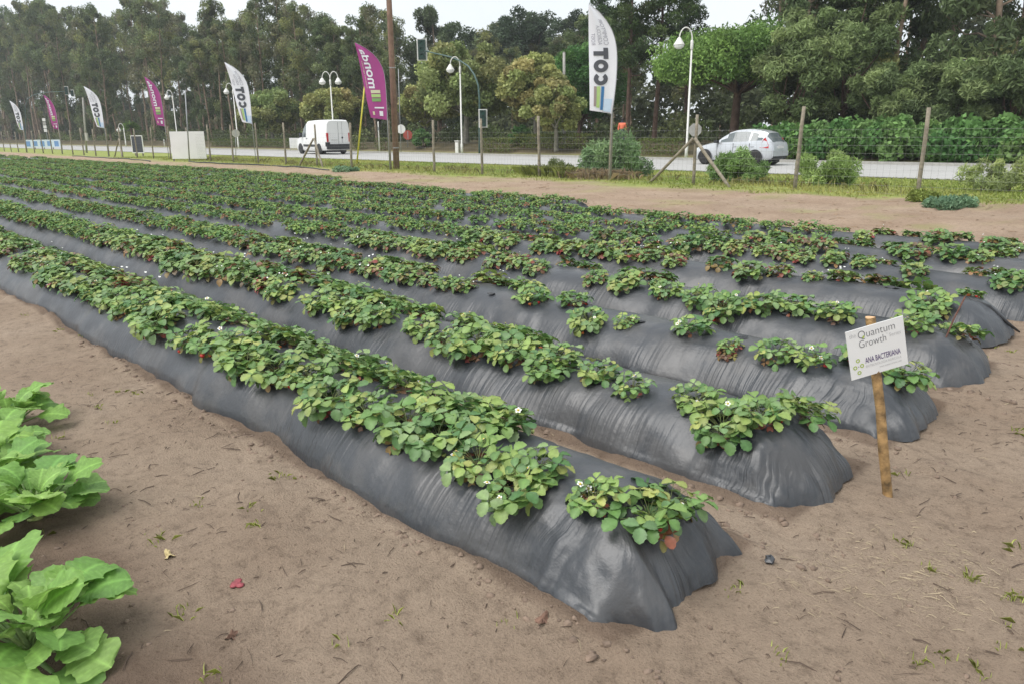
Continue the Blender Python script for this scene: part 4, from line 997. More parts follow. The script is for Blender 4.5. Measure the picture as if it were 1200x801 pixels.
# ================================================================== BOARDS and BANNER
def board(px, Y, zb, wid, hgt, facing, name, label, cat, mat, frame=None, legs=((-.35,), (.35,))):
    """px: pixel x of centre at Y. board faces the camera side"""
    c = onY(px, 175, Y); z0 = gz(c[0], Y); root = thing(name, label, cat, (c[0], Y, z0)); ca, sa = math.cos(facing), math.sin(facing)
    a = np.array([RX[0]*ca-RX[1]*sa, RX[0]*sa+RX[1]*ca, 0]); n_ = np.array([-a[1], a[0], 0]); n_ = n_ if n_@NB > 0 else -n_
    def q(s, h, o): return a*s+n_*o+np.array([0, 0, h])
    def slab(s0, s1, h0, h1, o0, o1, nm, m):
        mb = MB(); P = [q(s, h, o) for o in (o0, o1) for s, h in ((s0, h0), (s1, h0), (s1, h1), (s0, h1))]
        mb.add(P, [(3, 2, 1, 0), (4, 5, 6, 7), (0, 1, 5, 4), (1, 2, 6, 5), (2, 3, 7, 6), (3, 0, 4, 7)]); return mb.build(nm, m, root)
    slab(-wid/2, wid/2, zb, zb+hgt, 0, .03, 'panel', mat)
    if frame:
        t = .06
        slab(-wid/2-t, wid/2+t, zb+hgt+.002, zb+hgt+t, -.005, .045, 'frame', frame); slab(-wid/2-t, wid/2+t, zb-t, zb-.002, -.005, .045, 'frame', frame)
        slab(-wid/2-t, -wid/2-.002, zb, zb+hgt, -.005, .045, 'frame', frame); slab(wid/2+.002, wid/2+t, zb, zb+hgt, -.005, .045, 'frame', frame)
    for l in legs: slab(l[0]*wid-.04, l[0]*wid+.04, -.1, zb+hgt*.9, -.08, -.006, 'leg', 'post_wood')
    return root, slab
board(221, 19.4, .12, 2.1, 1.62, 0, 'notice_board', 'large plain white board standing at the fence', 'board', 'board_white', legs=((-.47,), (.47,)))
board(162, 22, .28, 1.15, 1.22, math.radians(-25), 'notice_board', 'small dark board with a white frame left of the large white board', 'board', 'board_dark', 'board_white')
board(345.5, 39, .25, .95, 1.0, 0, 'information_board', 'small white roadside panel in front of the van nose', 'panel', 'board_white', legs=((-.46,), (.46,)))
c = onY(52, 175, 27); root, slab = board(52, 27.2, .25, 4.6, .95, 0, 'banner', 'blue and white banner stretched along the roadside at left', 'banner', 'banner_pale', legs=((-.49,), (-.25,), (0,), (.25,), (.49,)))
for j in range(5): slab(-2.2+j*.9, -1.65+j*.9, .38+.05*(j % 2), 1.02, .031, .036, 'print', 'banner_blue')
# sign column: a stack of pale lamps on a post
b = onY(58, 176, 39.5); sc_ = thing('sign_column', 'slim post with three stacked pale boxes at far left', 'sign', (b[0], 39.5, gz(b[0], 39.5)))
MB().tube([(0, 0, -.1), (0, 0, 4.6)], .06, 8).build('post', 'grey_metal', sc_, True)
for j in range(4): MB().box((0, -.1, 4.4-j*.62), (.55, .14, .50), math.pi/4).build('sign_box', 'lamp_white' if j != 1 else 'concrete_post', sc_)
# short white marker posts and a cabinet on the far kerb
for i, (px, by, h, lab) in enumerate([(395, 177, .55, 'left one of two short white marker posts behind the van'), (398.6, 177, .55, 'right one of two short white marker posts behind the van'), (445, 178, 2.6, 'thin white post below the purple flag'), (193.5, 175.5, 1.1, 'white bollard left of the large white board')]):
    b = onY(px, by, 38.9); z0 = gz(b[0], 38.9); r_ = .07 if h < 2 else .06; o = thing('marker_post', lab, 'marker post', (b[0], 38.9, z0))
    MB().lathe([(r_, -.05), (r_, h-.1), (r_*.6, h), (0, h+.01)], (0, 0, 0), 8).build('shaft', 'lamp_white', o, True); MB().lathe([(r_+.004, h*.72), (r_+.004, h*.82)], (0, 0, 0), 8).build('reflector', 'grey_metal', o)
b = onY(537.5, 180, 39.4); cb = thing('roadside_cabinet', 'pale grey utility cabinet at the foot of a street lamp', 'cabinet', (b[0], 39.4, gz(b[0], 39.4)))
MB().box((0, 0, .45), (.42, .35, .98)).build('body', 'concrete_post', cb); MB().box((0, 0, .97), (.48, .41, .05)).build('lid', 'lamp_white', cb); MB().box((.0, -.18, .45), (.34, .012, .80)).build('door', 'lamp_white', cb)
# ================================================================== VEHICLES
def loft(stations, glass, name, mat, root, glassmat='glass_dark', mirror=True):
    """stations: (x, [(y,z)...]) half sections from sill to roof centre; glass: {(i,j): part}"""
    n = len(stations[0][1]); ring = []
    V = []
    for x, pr_ in stations:
        full = [(y, z) for y, z in pr_] + [(-y, z) for y, z in reversed(pr_[:-1])]
        ring = len(full); V += [((x + (q[2] if len(q) > 2 else 0)) if False else x, q[0], q[1]) for q in full]
    parts = {}
    for i in range(len(stations)-1):
        for j in range(ring-1):
            jj = j if j < n-1 else ring-2-j
            key = glass.get((i, jj)); side = 'a' if j < n-1 else 'b'
            parts.setdefault((key, side if key and key.startswith('side') else ''), []).append((i*ring+j, (i+1)*ring+j, (i+1)*ring+j+1, i*ring+j+1))
    body = None
    fs = parts.pop((None, ''))
    fs = fs + [tuple(range(ring-1, -1, -1)), tuple(range((len(stations)-1)*ring, len(stations)*ring))]
    fs += [(i*ring, i*ring+ring-1, (i+1)*ring+ring-1, (i+1)*ring) for i in range(len(stations)-1)]
    body = MB(); body.v = V; body.f = fs; body = body.build(name, mat, root, True)
    md = body.modifiers.new('edges', 'EDGE_SPLIT'); md.split_angle = math.radians(38)
    for (key, s), f in parts.items():
        used = sorted({i for q in f for i in q}); mp = {a: b for b, a in enumerate(used)}
        mb = MB(); mb.v = [V[i] for i in used]; mb.f = [tuple(mp[i] for i in q) for q in f]; mb.build({'side': 'side_window', 'wind': 'windscreen', 'rear': 'rear_window'}[key.split('_')[0]], glassmat, root, True)
    return body
def wheel(root, x, y, r, w, name='wheel'):
    s = 1 if y > 0 else -1
    wh = MB().lathe([(r*.62, -w/2), (r*.93, -w/2), (r, -w*.35), (r, w*.35), (r*.93, w/2), (r*.62, w/2)], (x, y, r), 22, 'y').build('wheel', 'tyre', root, True)
    yo = y+s*(w/2-.02)
    MB().lathe([(r*.66, yo), (r*.64, yo+s*.015), (r*.40, yo-s*.01), (r*.16, yo+s*.012), (0, yo+s*.012)], (x, 0, r), 18, 'y').build('rim', 'rim', wh, True)
    for q in range(9):
        a = q*6.2832/9; MB().box((x+r*.45*math.cos(a), yo+s*.004, r+r*.45*math.sin(a)), (.045, .012, .045)).build('rim_slot', 'black_plastic', wh)
def arch(root, x, y, r, z):
    s = 1 if y > 0 else -1; mb = MB(); P = [(x, y, z)]; n = 16
    for k in range(n+1):
        a = math.pi*(-.08+1.16*k/n); P.append((x+r*math.cos(a), y, max(z+r*math.sin(a), .2)))
    mb.add(P, [(0, 1+k, 2+k) for k in range(n)]); return mb.build('wheel_arch', 'black_plastic', root)
def car(loc, rz):
    root = thing('parked_car', 'silver five-door hatchback on the far side of the road', 'car', loc, rz)
    def sec(w, zb, zs, belt, wt, hw, roof): return [(w-.10, zb), (w-.01, zb+.10), (w+.015, .52), (w, zs), (w-.035, belt), ((w-.035)*.5+hw*.5, belt+(wt-belt)*.5), (hw, wt), (hw-.10, roof-.025), (hw*.45, roof-.003), (0, roof)]
    S = [(.0, sec(.56, .26, .46, .56, .575, .50, .60)), (.07, sec(.68, .20, .52, .64, .66, .58, .68)), (.28, sec(.77, .19, .60, .74, .76, .64, .80)), (.62, sec(.81, .19, .68, .83, .85, .66, .90)), (.98, sec(.825, .19, .74, .90, .92, .66, .985)),
         (1.16, sec(.83, .19, .77, .93, .96, .64, 1.045)), (1.42, sec(.835, .19, .79, .95, 1.15, .62, 1.235)), (1.72, sec(.835, .19, .80, .96, 1.31, .60, 1.39)), (2.02, sec(.835, .19, .81, .97, 1.385, .585, 1.475)), (2.12, sec(.835, .19, .81, .972, 1.395, .583, 1.49)),
         (2.5, sec(.835, .19, .82, .985, 1.405, .575, 1.515)), (2.78, sec(.835, .19, .83, 1.0, 1.39, .57, 1.505)), (2.86, sec(.835, .19, .83, 1.005, 1.38, .57, 1.498)), (3.16, sec(.83, .20, .84, 1.03, 1.31, .56, 1.45)), (3.40, sec(.815, .22, .85, 1.04, 1.25, .55, 1.395)),
         (3.50, sec(.80, .23, .85, 1.02, 1.20, .54, 1.35)), (3.68, sec(.77, .25, .83, .97, 1.05, .53, 1.12)), (3.76, sec(.74, .28, .80, .93, .96, .52, .985)), (3.84, sec(.70, .34, .70, .78, .80, .50, .82)), (3.87, sec(.60, .42, .58, .62, .63, .45, .64))]
    g = {}
    for j in (6, 7, 8): g[(5, j)] = g[(6, j)] = 'wind'
    for j in (7, 8): g[(7, j)] = 'wind'
    for i in (7, 8, 9, 10): g[(i, 4)] = g[(i, 5)] = 'side_'+str(i)
    g[(6, 4)] = 'side_6'; g[(13, 4)] = 'side_13'; g[(12, 4)] = g[(12, 5)] = 'side_12'
    for j in (6, 7, 8): g[(15, j)] = 'rear'; g[(16, j)] = 'rear'
    loft(S, g, 'body', 'car_silver', root, 'glass_grey')
    for y in (.79, -.79):
        for x in (.70, 3.14): arch(root, x, y+(.064 if y > 0 else -.064), .36, .31); wheel(root, x, y*.99, .30, .19)
        s = 1 if y > 0 else -1
        MB().box((1.30, s*.93, .99), (.16, .20, .13)).build('mirror', 'black_plastic', root)
        for xh in (2.16, 2.98): MB().box((xh, s*.852, .80), (.15, .03, .035)).build('door_handle', 'car_silver', root)
        for xs_ in (1.30, 2.08, 2.86): MB().box((xs_, s*.8455, .62), (.012, .016, .62)).build('door_seam', 'black_plastic', root)
        tl = MB(); tl.add([(3.34, s*.828, .74), (3.72, s*.782, .72), (3.70, s*.765, .86), (3.52, s*.72, 1.16), (3.46, s*.78, 1.10)], [(0, 1, 2, 3, 4) if s > 0 else (4, 3, 2, 1, 0)]); tl.build('tail_light', 'tail_red', root)
        MB().box((.16, s*.66, .64), (.18, .16, .14)).build('headlight', 'lamp_globe', root)
    MB().box((3.80, 0, .50), (.16, 1.34, .22)).build('rear_bumper', 'car_silver', root); MB().box((3.82, 0, .33), (.10, 1.16, .12)).build('bumper_skirt', 'black_plastic', root)
    MB().box((3.862, 0, .76), (.02, .50, .11)).build('number_plate', 'plate', root)
    MB().box((1.95, 0, .22), (3.1, 1.36, .22)).build('underbody', 'black_plastic', root)
    MB().box((.0, 0, .34), (.04, .9, .12)).build('grille', 'black_plastic', root)
    return root
cl = onY(866, 187, 34.6)
cr_ = car((cl[0]-2.1, 34.6, .03), math.radians(-1)); cr_.scale = (1.1, 1.08, 1.1)
def van(loc, rz):
    root = thing('white_van', 'white high-roof panel van on the far side of the road', 'van', loc, rz)
    def sec(w, zb, belt, wt, hw, roof): return [(w-.08, zb), (w, zb+.12), (w+.01, .75), (w, belt-.25), (w-.02, belt), ((w-.02)*.45+hw*.55, belt+(wt-belt)*.55), (hw, wt), (hw-.12, roof-.04), (hw*.5, roof-.005), (0, roof)]
    S = [(0, sec(.78, .28, .80, .84, .66, .88)), (.10, sec(.90, .24, .95, 1.0, .74, 1.06)), (.50, sec(.97, .24, 1.10, 1.14, .78, 1.26)), (.78, sec(.985, .24, 1.18, 1.26, .80, 1.40)), (1.25, sec(.99, .24, 1.22, 1.80, .80, 1.92)), (1.62, sec(.99, .24, 1.22, 2.06, .82, 2.24)), (1.95, sec(.99, .24, 1.22, 2.14, .86, 2.38)), (2.25, sec(.99, .24, 1.22, 2.18, .88, 2.42)), (3.4, sec(.99, .24, 1.3, 2.20, .89, 2.45)), (5.25, sec(.98, .30, 1.3, 2.19, .88, 2.43)), (5.36, sec(.93, .36, 1.3, 2.15, .84, 2.36))]
    g = {}
    for j in (6, 7, 8): g[(3, j)] = g[(4, j)] = 'wind'
    for i in (3, 4, 5): g[(i, 4)] = 'side_'+str(i)
    g[(4, 5)] = g[(5, 5)] = 'side_5'
    loft(S, g, 'body', 'van_white', root, 'glass_grey')
    for s in (1, -1):
        for x in (.95, 4.15): arch(root, x, s*1.004, .42, .36); wheel(root, x, s*.905, .345, .22)
        MB().box((1.32, s*1.10, 1.38), (.14, .18, .34)).build('mirror', 'black_plastic', root)
        MB().box((2.75, s*1.006, .62), (2.5, .02, .16)).build('side_moulding', 'black_plastic', root)
        MB().box((2.12, s*.998, 1.12), (.16, .03, .05)).build('door_handle', 'black_plastic', root)
        MB().box((5.345, s*.86, 1.20), (.08, .14, .62)).build('tail_light', 'tail_red', root)
        MB().box((5.372, s*.30, 1.55), (.012, .008, 1.5)).build('door_seam', 'black_plastic', root) if s > 0 else MB().box((5.372, 0, 1.4), (.012, .012, 1.7)).build('door_seam', 'black_plastic', root)
        MB().box((.20, s*.78, .92), (.22, .22, .24)).build('headlight', 'lamp_globe', root)
    MB().box((5.38, 0, .55), (.14, 1.90, .36)).build('rear_bumper', 'black_plastic', root)
    MB().box((5.30, -.84, .72), (.16, .30, .30)).build('bumper_corner', 'black_plastic', root)
    MB().box((5.37, -.34, 1.02), (.02, .52, .12)).build('number_plate', 'plate', root)
    MB().lathe([(.0, 5.36), (.07, 5.37), (.07, 5.378), (0, 5.379)], (0, .30, 1.18), 12, 'x').build('badge', 'black_plastic', root)
    MB().box((2.7, 0, .30), (4.6, 1.5, .28)).build('underbody', 'black_plastic', root)
    MB().box((.0, 0, .45), (.08, 1.5, .30)).build('front_bumper', 'black_plastic', root)
    return root
vl = onY(361, 177, 34.6); vn = van((vl[0], 34.6, .03), math.radians(-6)); vn.scale = (1.12, 1.1, 1.1)
# ================================================================== PERSON in orange on the far verge
b = onY(728.5, 170, 42); zb = gz(b[0], 42)
me = bpy.data.meshes.new('person')
J = [(0, 0, .95), (0, 0, 1.15), (0, .01, 1.38), (0, .01, 1.50), (0, -.01, 1.62), (0, -.01, 1.74), (.19, 0, 1.40), (.25, .02, 1.14), (.23, -.06, .92), (-.19, 0, 1.40), (-.25, .02, 1.14), (-.23, -.06, .92), (.10, 0, .90), (.11, -.03, .50), (.11, .02, .07), (.11, -.15, .03), (-.10, 0, .90), (-.11, .05, .50), (-.11, .12, .07), (-.11, -.03, .03)]
E_ = [(0, 1), (1, 2), (2, 3), (3, 4), (4, 5), (2, 6), (6, 7), (7, 8), (2, 9), (9, 10), (10, 11), (0, 12), (12, 13), (13, 14), (14, 15), (0, 16), (16, 17), (17, 18), (18, 19)]
RR = [.15, .14, .15, .055, .095, .085, .065, .05, .04, .065, .05, .04, .10, .07, .05, .035, .10, .07, .05, .035]
me.from_pydata(J, E_, []); me.materials.append(MATS['trousers'])
pr_ = thing('person', 'person in an orange top standing beyond the road behind a bush', 'person', (b[0], 42, zb), math.radians(30))
bo = obj('body', me, pr_); bo.modifiers.new('skin', 'SKIN'); sub = bo.modifiers.new('sub', 'SUBSURF'); sub.levels = 1; sub.render_levels = 1
for i, s in enumerate(me.skin_vertices[0].data): s.radius = (RR[i], RR[i]*.8 if i < 3 else RR[i]); s.use_root = (i == 0)
me2 = bpy.data.meshes.new('jacket'); J2 = [(0, 0, .98), (0, 0, 1.2), (0, .01, 1.40), (0, .01, 1.47), (.19, 0, 1.40), (.25, .02, 1.14), (.235, -.05, .97), (-.19, 0, 1.40), (-.25, .02, 1.14), (-.235, -.05, .97)]
me2.from_pydata(J2, [(0, 1), (1, 2), (2, 3), (2, 4), (4, 5), (5, 6), (2, 7), (7, 8), (8, 9)], []); me2.materials.append(MATS['orange_cloth']); jk = obj('jacket', me2, pr_); jk.modifiers.new('skin', 'SKIN'); sub = jk.modifiers.new('sub', 'SUBSURF'); sub.levels = 1; sub.render_levels = 1
for i, s in enumerate(me2.skin_vertices[0].data): q = [.185, .175, .185, .08, .09, .07, .06, .09, .07, .06][i]; s.radius = (q, q*.85); s.use_root = (i == 0)
MB().lathe([(0, 1.80), (.06, 1.785), (.10, 1.72), (.103, 1.66), (.085, 1.60), (.0, 1.60)], (0, .012, 0), 12).build('hair', 'hair', pr_, True)
# ================================================================== TREES
def leaf_quads(P, L, Wd, tint, r, droop=0., flat=0.):
    n = len(P); d = r.normal(size=(n, 3)); d[:, 2] = d[:, 2]*(1-flat) - droop; d /= np.linalg.norm(d, axis=1)[:, None]
    q = r.normal(size=(n, 3)); q[:, 2] *= (1-.5*flat); s = np.cross(d, q); s /= np.linalg.norm(s, axis=1)[:, None]+1e-9
    L = np.asarray(L).reshape(-1, 1); Wd = np.asarray(Wd).reshape(-1, 1)
    V = np.stack([P-d*L*.5, P+s*Wd*.5-d*L*.05, P+d*L*.5, P-s*Wd*.5-d*L*.05], 1).reshape(-1, 3)
    i = np.arange(n)*4; return V, np.stack([i, i+1, i+2, i+3], 1), np.repeat(tint, 4, 0)
def clump_points(c, rad, n, r, shell=.45):
    d = r.normal(size=(n, 3)); d /= np.linalg.norm(d, axis=1)[:, None]; m = (shell+(1-shell)*r.random(n))[:, None]
    return np.asarray(c)+d*m*np.asarray(rad)
def build_crown(clumps, per, leaf, cols, r, droop, flat=0., name='crown', gain=.35):
    Vs, Fs, Ts = [], [], []; o = 0
    for (c, rad) in clumps:
        n = int(per*r.uniform(.75, 1.25)); P = clump_points(c, rad, n, r)
        base = np.array(cols[r.integers(len(cols))])*r.uniform(1-gain, 1+gain)
        t = base*(r.uniform(.75, 1.25, (n, 1)))
        V, F, T = leaf_quads(P, leaf[0]*r.uniform(.7, 1.3, n), leaf[1]*r.uniform(.7, 1.3, n), t, r, droop, flat)
        Vs.append(V); Fs.append(F+o); Ts.append(T); o += len(V)
    return np_mesh(name, np.concatenate(Vs), np.concatenate(Fs), 'tree_leaf', np.concatenate(Ts))
def limb(mb, a, b, r0, r1, r, n=6, wob=.06):
    a, b = np.array(a), np.array(b); L = np.linalg.norm(b-a); P = [a+(b-a)*f+(r.normal(size=3)*wob*L*math.sin(math.pi*f)) for f in (0, .33, .66, 1)]
    mb.tube(P, [r0, r0*.7+r1*.3, r0*.35+r1*.65, r1], n, False); return P
def eucalyptus(seed, H=22., spread=2.6, start=.38, per=230, n1=20, cols=((.145, .185, .085), (.175, .21, .09), (.12, .16, .078), (.225, .245, .095), (.175, .175, .10))):
    r = np.random.default_rng(seed); mb = MB(); P = [np.zeros(3)-[0, 0, .3]]; x = np.zeros(2); dr = r.normal(size=2)*.02
    for i in range(1, 9):
        x = x+dr*H/8+r.normal(size=2)*.10; P.append(np.array([x[0], x[1], H*.97*i/8]))
    mb.tube(P, [.19*(1-.85*i/8) for i in range(9)], 8, False); cl = []
    def trunk(z): f = min(max(z/(H*.97)*8, 0), 7.99); i = int(f); return P[i]+(P[i+1]-P[i])*(f-i)
    for j in range(n1):
        f = start+(1-start)*(j+r.random()*.6)/n1; z = f*H*.95; a = r.random()*6.283; ln = spread*(1.15-.75*max(0, f-.45)/.55)*r.uniform(.55, 1.15)*(.65 if f < start+.12 else 1)
        b = trunk(z); e = b+np.array([math.cos(a)*ln, math.sin(a)*ln, ln*r.uniform(.35, 1.0)]); e[2] = min(e[2], H*.98)
        limb(mb, b, e, .07*(1.2-f), .015, r, 5); s = r.uniform(.6, 1.15)*(1.12-.4*f)
        cl.append((e, (1.15*s, 1.15*s, 1.25*s)))
        if r.random() < .5: m = (b+e)/2; cl.append((m+r.normal(size=3)*.3, (.8*s, .8*s, .9*s)))
    cl.append((trunk(H*.95), (.8, .8, 1.2)))
    for z in r.uniform(min(.05, start*.5), start, 4): 
        if r.random() < .5: cl.append((trunk(z*H)+r.normal(size=3)*.4, (.7, .7, .9)))
    return mb.mesh('trunk', 'bark_pale', True), build_crown(cl, per, (.46, .14), cols, r, .9)
def pine(seed, H=14., per=200, spread=2.6, start=.35, cols=((.075, .125, .040), (.095, .145, .048), (.06, .10, .04)), n1=26):
    r = np.random.default_rng(seed); mb = MB(); P = [np.array([.12*math.sin(i*.8+seed), .1*math.cos(i*.6), H*i/7-(.3 if i == 0 else 0)]) for i in range(8)]
    mb.tube(P, [.20*(1-.85*i/7) for i in range(8)], 8, False); cl = []
    for j in range(n1):
        f = start+(1-start)*j/n1; z = f*H; a = j*2.4+r.random(); ln = spread*(1.2-f)*r.uniform(.7, 1.15)/.8
        i = min(int(z/H*7), 6); b = P[i]+(P[i+1]-P[i])*(z/H*7-i); e = b+np.array([math.cos(a)*ln, math.sin(a)*ln, ln*.30]); limb(mb, b, e, .05, .015, r, 5)
        for m in (.55, 1.0): cl.append((b+(e-b)*m+r.normal(size=3)*.15, (.75, .75, .5)))
    cl.append((P[-1], (.6, .6, .8)))
    return mb.mesh('trunk', 'bark_pine', True), build_crown(cl, per, (.30, .10), cols, r, -.35)
def dome_tree(seed, H, R, zc, rz, trunk_mat, cols, per=330, nc=70, leaf=(.24, .17), trunk_r=.2, fork=.35, droop=.2, lowcut=-1.):
    """rounded crown on a forked trunk: clumps over an uneven ellipsoid shell and through its inside"""
    r = np.random.default_rng(seed); mb = MB(); zf = H*fork; top = np.array([r.normal()*.15, r.normal()*.15, zf])
    mb.tube([(0, 0, -.3), (top[0]*.5, top[1]*.5, zf*.5), top], [trunk_r*1.25, trunk_r, trunk_r*.85], 9, False); cl = []
    for j in range(nc):
        d = r.normal(size=3); d /= np.linalg.norm(d); m = r.uniform(.55, 1.0)*(1+.10*math.sin(d[0]*5+seed)+.08*math.cos(d[1]*6)); c = np.array([0, 0, zc])+d*m*np.array([R, R, rz])
        if d[2] < lowcut: c[2] = zc+lowcut*rz*r.uniform(.8, 1.1)
        s = r.uniform(.17, .32)*R; cl.append((c, (s, s, s*.8)))
        if j % 4 == 0: limb(mb, top, c, trunk_r*.45, .02, r, 5, .05)
    return mb.mesh('trunk', trunk_mat, True), build_crown(cl, per, leaf, cols, r, droop)
def plant_tree(name, meshes, loc, label, cat='tree', s=1., rz=0., group=None, sz=None):
    root = thing(name, label, cat, loc, rz, group); root.scale = (s, s, sz or s); obj('trunk', meshes[0], root); obj('crown', meshes[1], root); return root
EUC = [eucalyptus(200+i, 22, 2.5+.25*(i % 3), (.42, .52, .58, .46, .38, .60)[i % 6], 130, 26+2*(i % 3)) for i in range(7)]
EUCD = [eucalyptus(300+i, 22, 3.0, .12, 240, 30, ((.125, .17, .075), (.11, .15, .068), (.15, .19, .08))) for i in range(3)]
PIN = [pine(400+i) for i in range(3)]
# skyline of the photograph (pixel x -> pixel y of the tree tops)
SKX = [-400, 0, 30, 60, 75, 100, 112, 135, 150, 175, 195, 212, 225, 240, 255, 266, 276, 292, 312, 340, 351, 359, 372, 395, 406, 418, 432, 448, 480, 495, 515, 530, 546, 560, 590, 612, 640, 655, 667, 692, 740, 790, 805, 870, 885, 900, 1000, 1600]
SKY_ = [0, 2, 12, 8, 2, 14, 3, 24, 8, 0, 4, 4, 15, 46, 10, 30, 50, 5, 0, 0, 25, 0, 20, 15, 55, 44, 8, 0, 0, 24, 0, 5, 30, 25, 20, 12, 15, 20, 42, 8, -10, -5, 14, 10, -10, -40, -60, -60]
def top_height(x, y):
    u, _, _ = proj((x, y, 8)); v = np.interp(u, SKX, SKY_); p = onY(u, v, y); return p[2], u
rt2 = random.Random(9)
MARK = [(-900, 'beyond the left end of the banner'), (30, 'behind the blue banner'), (95, 'behind the distant flags at left'), (160, 'behind the dark board'), (222, 'behind the large white board'), (285, 'behind the second large white flag'), (380, 'behind the white van'), (455, 'behind the wooden utility pole'), (540, 'behind the big plane tree'), (640, 'behind the smaller plane trees'), (715, 'behind the nearest white flag'), (860, 'behind the silver car'), (960, 'right of the silver car'), (1080, 'behind the right-hand fence post'), (1250, 'beyond the right edge of the fence')]
def mark(u): return min(MARK, key=lambda m: abs(m[0]-u))[1]
ranks = [(49., 3.6, 'front'), (55., 4.2, 'second'), (63., 5.0, 'third'), (74., 6.0, 'rear')]
EUL = {}
for (Yr, step, rn) in ranks:
    x = 6.0
    while x > -400:
        xx, yy = x+rt2.uniform(-1, 1), Yr+rt2.uniform(-2, 2); H, u = top_height(xx, yy)
        x -= step*rt2.uniform(.7, 1.3)*(1 if x > -110 else 1.7)
        if u < -120 or u > 1330: continue
        if 470 < u < 900 and rn in ('front', 'second'): continue          # garden trees stand there instead
        if u > 880: H = rt2.uniform(17, 23)
        if rn != 'front': H *= rt2.uniform(.75, 1.05)
        else: H *= rt2.uniform(.90, 1.10)
        if 470 < u < 900: H *= rt2.uniform(.8, .98)
        H = min(H, 34)
        src = EUCD if (rt2.random() < (.18 if u < 880 else .6)) else EUC
        sxy = (H/22)**.6*rt2.uniform(.9, 1.15)
        o = plant_tree('eucalyptus_tree', rt2.choice(src), (xx, yy, gz(xx, yy)), '-', 'tree', sxy, rt2.random()*6.28, 'eucalyptus trees of the forest wall', H/22); EUL.setdefault((rn, mark(u)), []).append((u, o))
for (rn, mk_), l in EUL.items():
    for q, (u, o) in enumerate(sorted(l, key=lambda t: t[0])): o['label'] = f'eucalyptus in the {rn} forest rank {mk_}' + (f', {nth(q+1)} from left' if len(l) > 1 else '')
# understorey and far wood: one mass
r_ = np.random.default_rng(77); cl = []
for i in range(800):
    x = r_.uniform(-460, 14); y = r_.uniform(80, 92); cl.append(((x, y, r_.uniform(.5, 12)), (2.4, 1.5, 1.8)))
kind(obj('far_wood', build_crown(cl, 120, (.9, .5), ((.09, .11, .06), (.11, .125, .07)), r_, .3, name='far_wood')), 'stuff', 'dark far wood seen between the tree trunks')
cl = [((r_.uniform(-330, 12), r_.uniform(64, 78), r_.uniform(.5, 6.5)), (2.0, 1.4, 1.5)) for i in range(520)]
kind(obj('inner_thicket', build_crown(cl, 110, (.7, .35), ((.11, .135, .065), (.13, .15, .075)), r_, .3, name='inner_thicket')), 'stuff', 'leafy thicket growing deep between the forest trunks')
cl = []
for i in range(330):
    x = r_.uniform(-200, 6); y = r_.uniform(45.5, 60); h = r_.uniform(.3, 1.6) if x < -32 else r_.uniform(.4, 3.4); cl.append(((x, y, .3+h), (1.3, 1.1, .9)))
kind(obj('undergrowth', build_crown(cl, 130, (.34, .16), ((.12, .165, .06), (.15, .18, .07), (.10, .13, .055)), r_, .2, name='undergrowth')), 'stuff', 'tangled undergrowth on the forest floor beyond the road')
# garden trees beyond the road
GOLD = ((.30, .34, .13), (.35, .37, .14), (.25, .30, .11), (.36, .33, .14)); OLIVE = ((.22, .29, .11), (.27, .33, .13), (.19, .25, .095), (.32, .34, .14))
def at_px(px, Y): p = onY(px, 178, Y); return (p[0], Y, gz(p[0], Y))
plant_tree('plane_tree', dome_tree(1, 8.2, 4.0, 5.2, 3.0, 'bark_plane', OLIVE, 360, 80, (.30, .22), .24, .28), at_px(546, 44), 'large round plane tree turning olive behind the white street lamp')
plant_tree('plane_tree', dome_tree(2, 6, 2.9, 4.0, 1.9, 'bark_plane', GOLD, 330, 60, (.28, .20), .17, .30), at_px(628, 43), 'medium plane tree turning gold right of the big plane tree')
plant_tree('plane_tree', dome_tree(3, 5, 2.2, 3.1, 1.5, 'bark_plane', GOLD, 300, 46, (.26, .19), .15, .30), at_px(652, 40.6), 'slim low-forked plane tree closest to the tall concrete post')
plant_tree('plane_tree', dome_tree(4, 5.4, 2.7, 3.5, 1.7, 'bark_plane', GOLD, 320, 52, (.28, .20), .15, .30), at_px(500, 46), 'low golden plane tree at the left side of the big plane tree')
plant_tree('plane_tree', dome_tree(5, 6, 3.3, 3.6, 2.0, 'bark_plane', OLIVE, 340, 60, (.30, .22), .18, .28), at_px(322, 45), 'round plane tree right of the second large white flag')
plant_tree('plane_tree', dome_tree(6, 6, 3.2, 3.4, 2.0, 'bark_plane', GOLD, 340, 56, (.30, .22), .17, .28), at_px(392, 46), 'pale plane tree rising behind the roof of the white van')
plant_tree('plane_tree', dome_tree(8, 5, 2.6, 2.9, 1.6, 'bark_plane', OLIVE, 300, 44, (.30, .22), .15, .28), at_px(300, 52), 'small plane tree half hidden by the second large white flag')
BR = ((.10, .215, .055), (.13, .25, .065), (.08, .18, .05))
plant_tree('stone_pine', dome_tree(11, 7.6, 4.6, 5.1, 1.85, 'bark_pine', ((.15, .28, .070), (.18, .32, .08), (.12, .235, .065)), 420, 130, (.26, .10), .28, .42, -.3, -.30), at_px(858, 46), 'broad umbrella-crowned stone pine behind the silver car')
plant_tree('young_pine', dome_tree(12, 7.6, 3.6, 4.9, 2.7, 'bark_pine', BR, 380, 80, (.26, .11), .2, .2, -.2), at_px(678, 50), 'bright green bushy pine left of the nearest white flag')
for i, (px, Y, H, lab) in enumerate([(735, 49, 14, 'slender pine directly right of the nearest white flag'), (768, 52, 15.5, 'tall pine between the nearest flag and the street lamp'), (700, 60, 13, 'pine top showing behind the nearest white flag'), (800, 56, 12, 'pine behind the gooseneck lamp beside the car')]):
    loc = at_px(px, Y); plant_tree('pine_tree', PIN[i % 3], loc, lab, 'tree', H/14*.95, i*1.3, None, H/14)
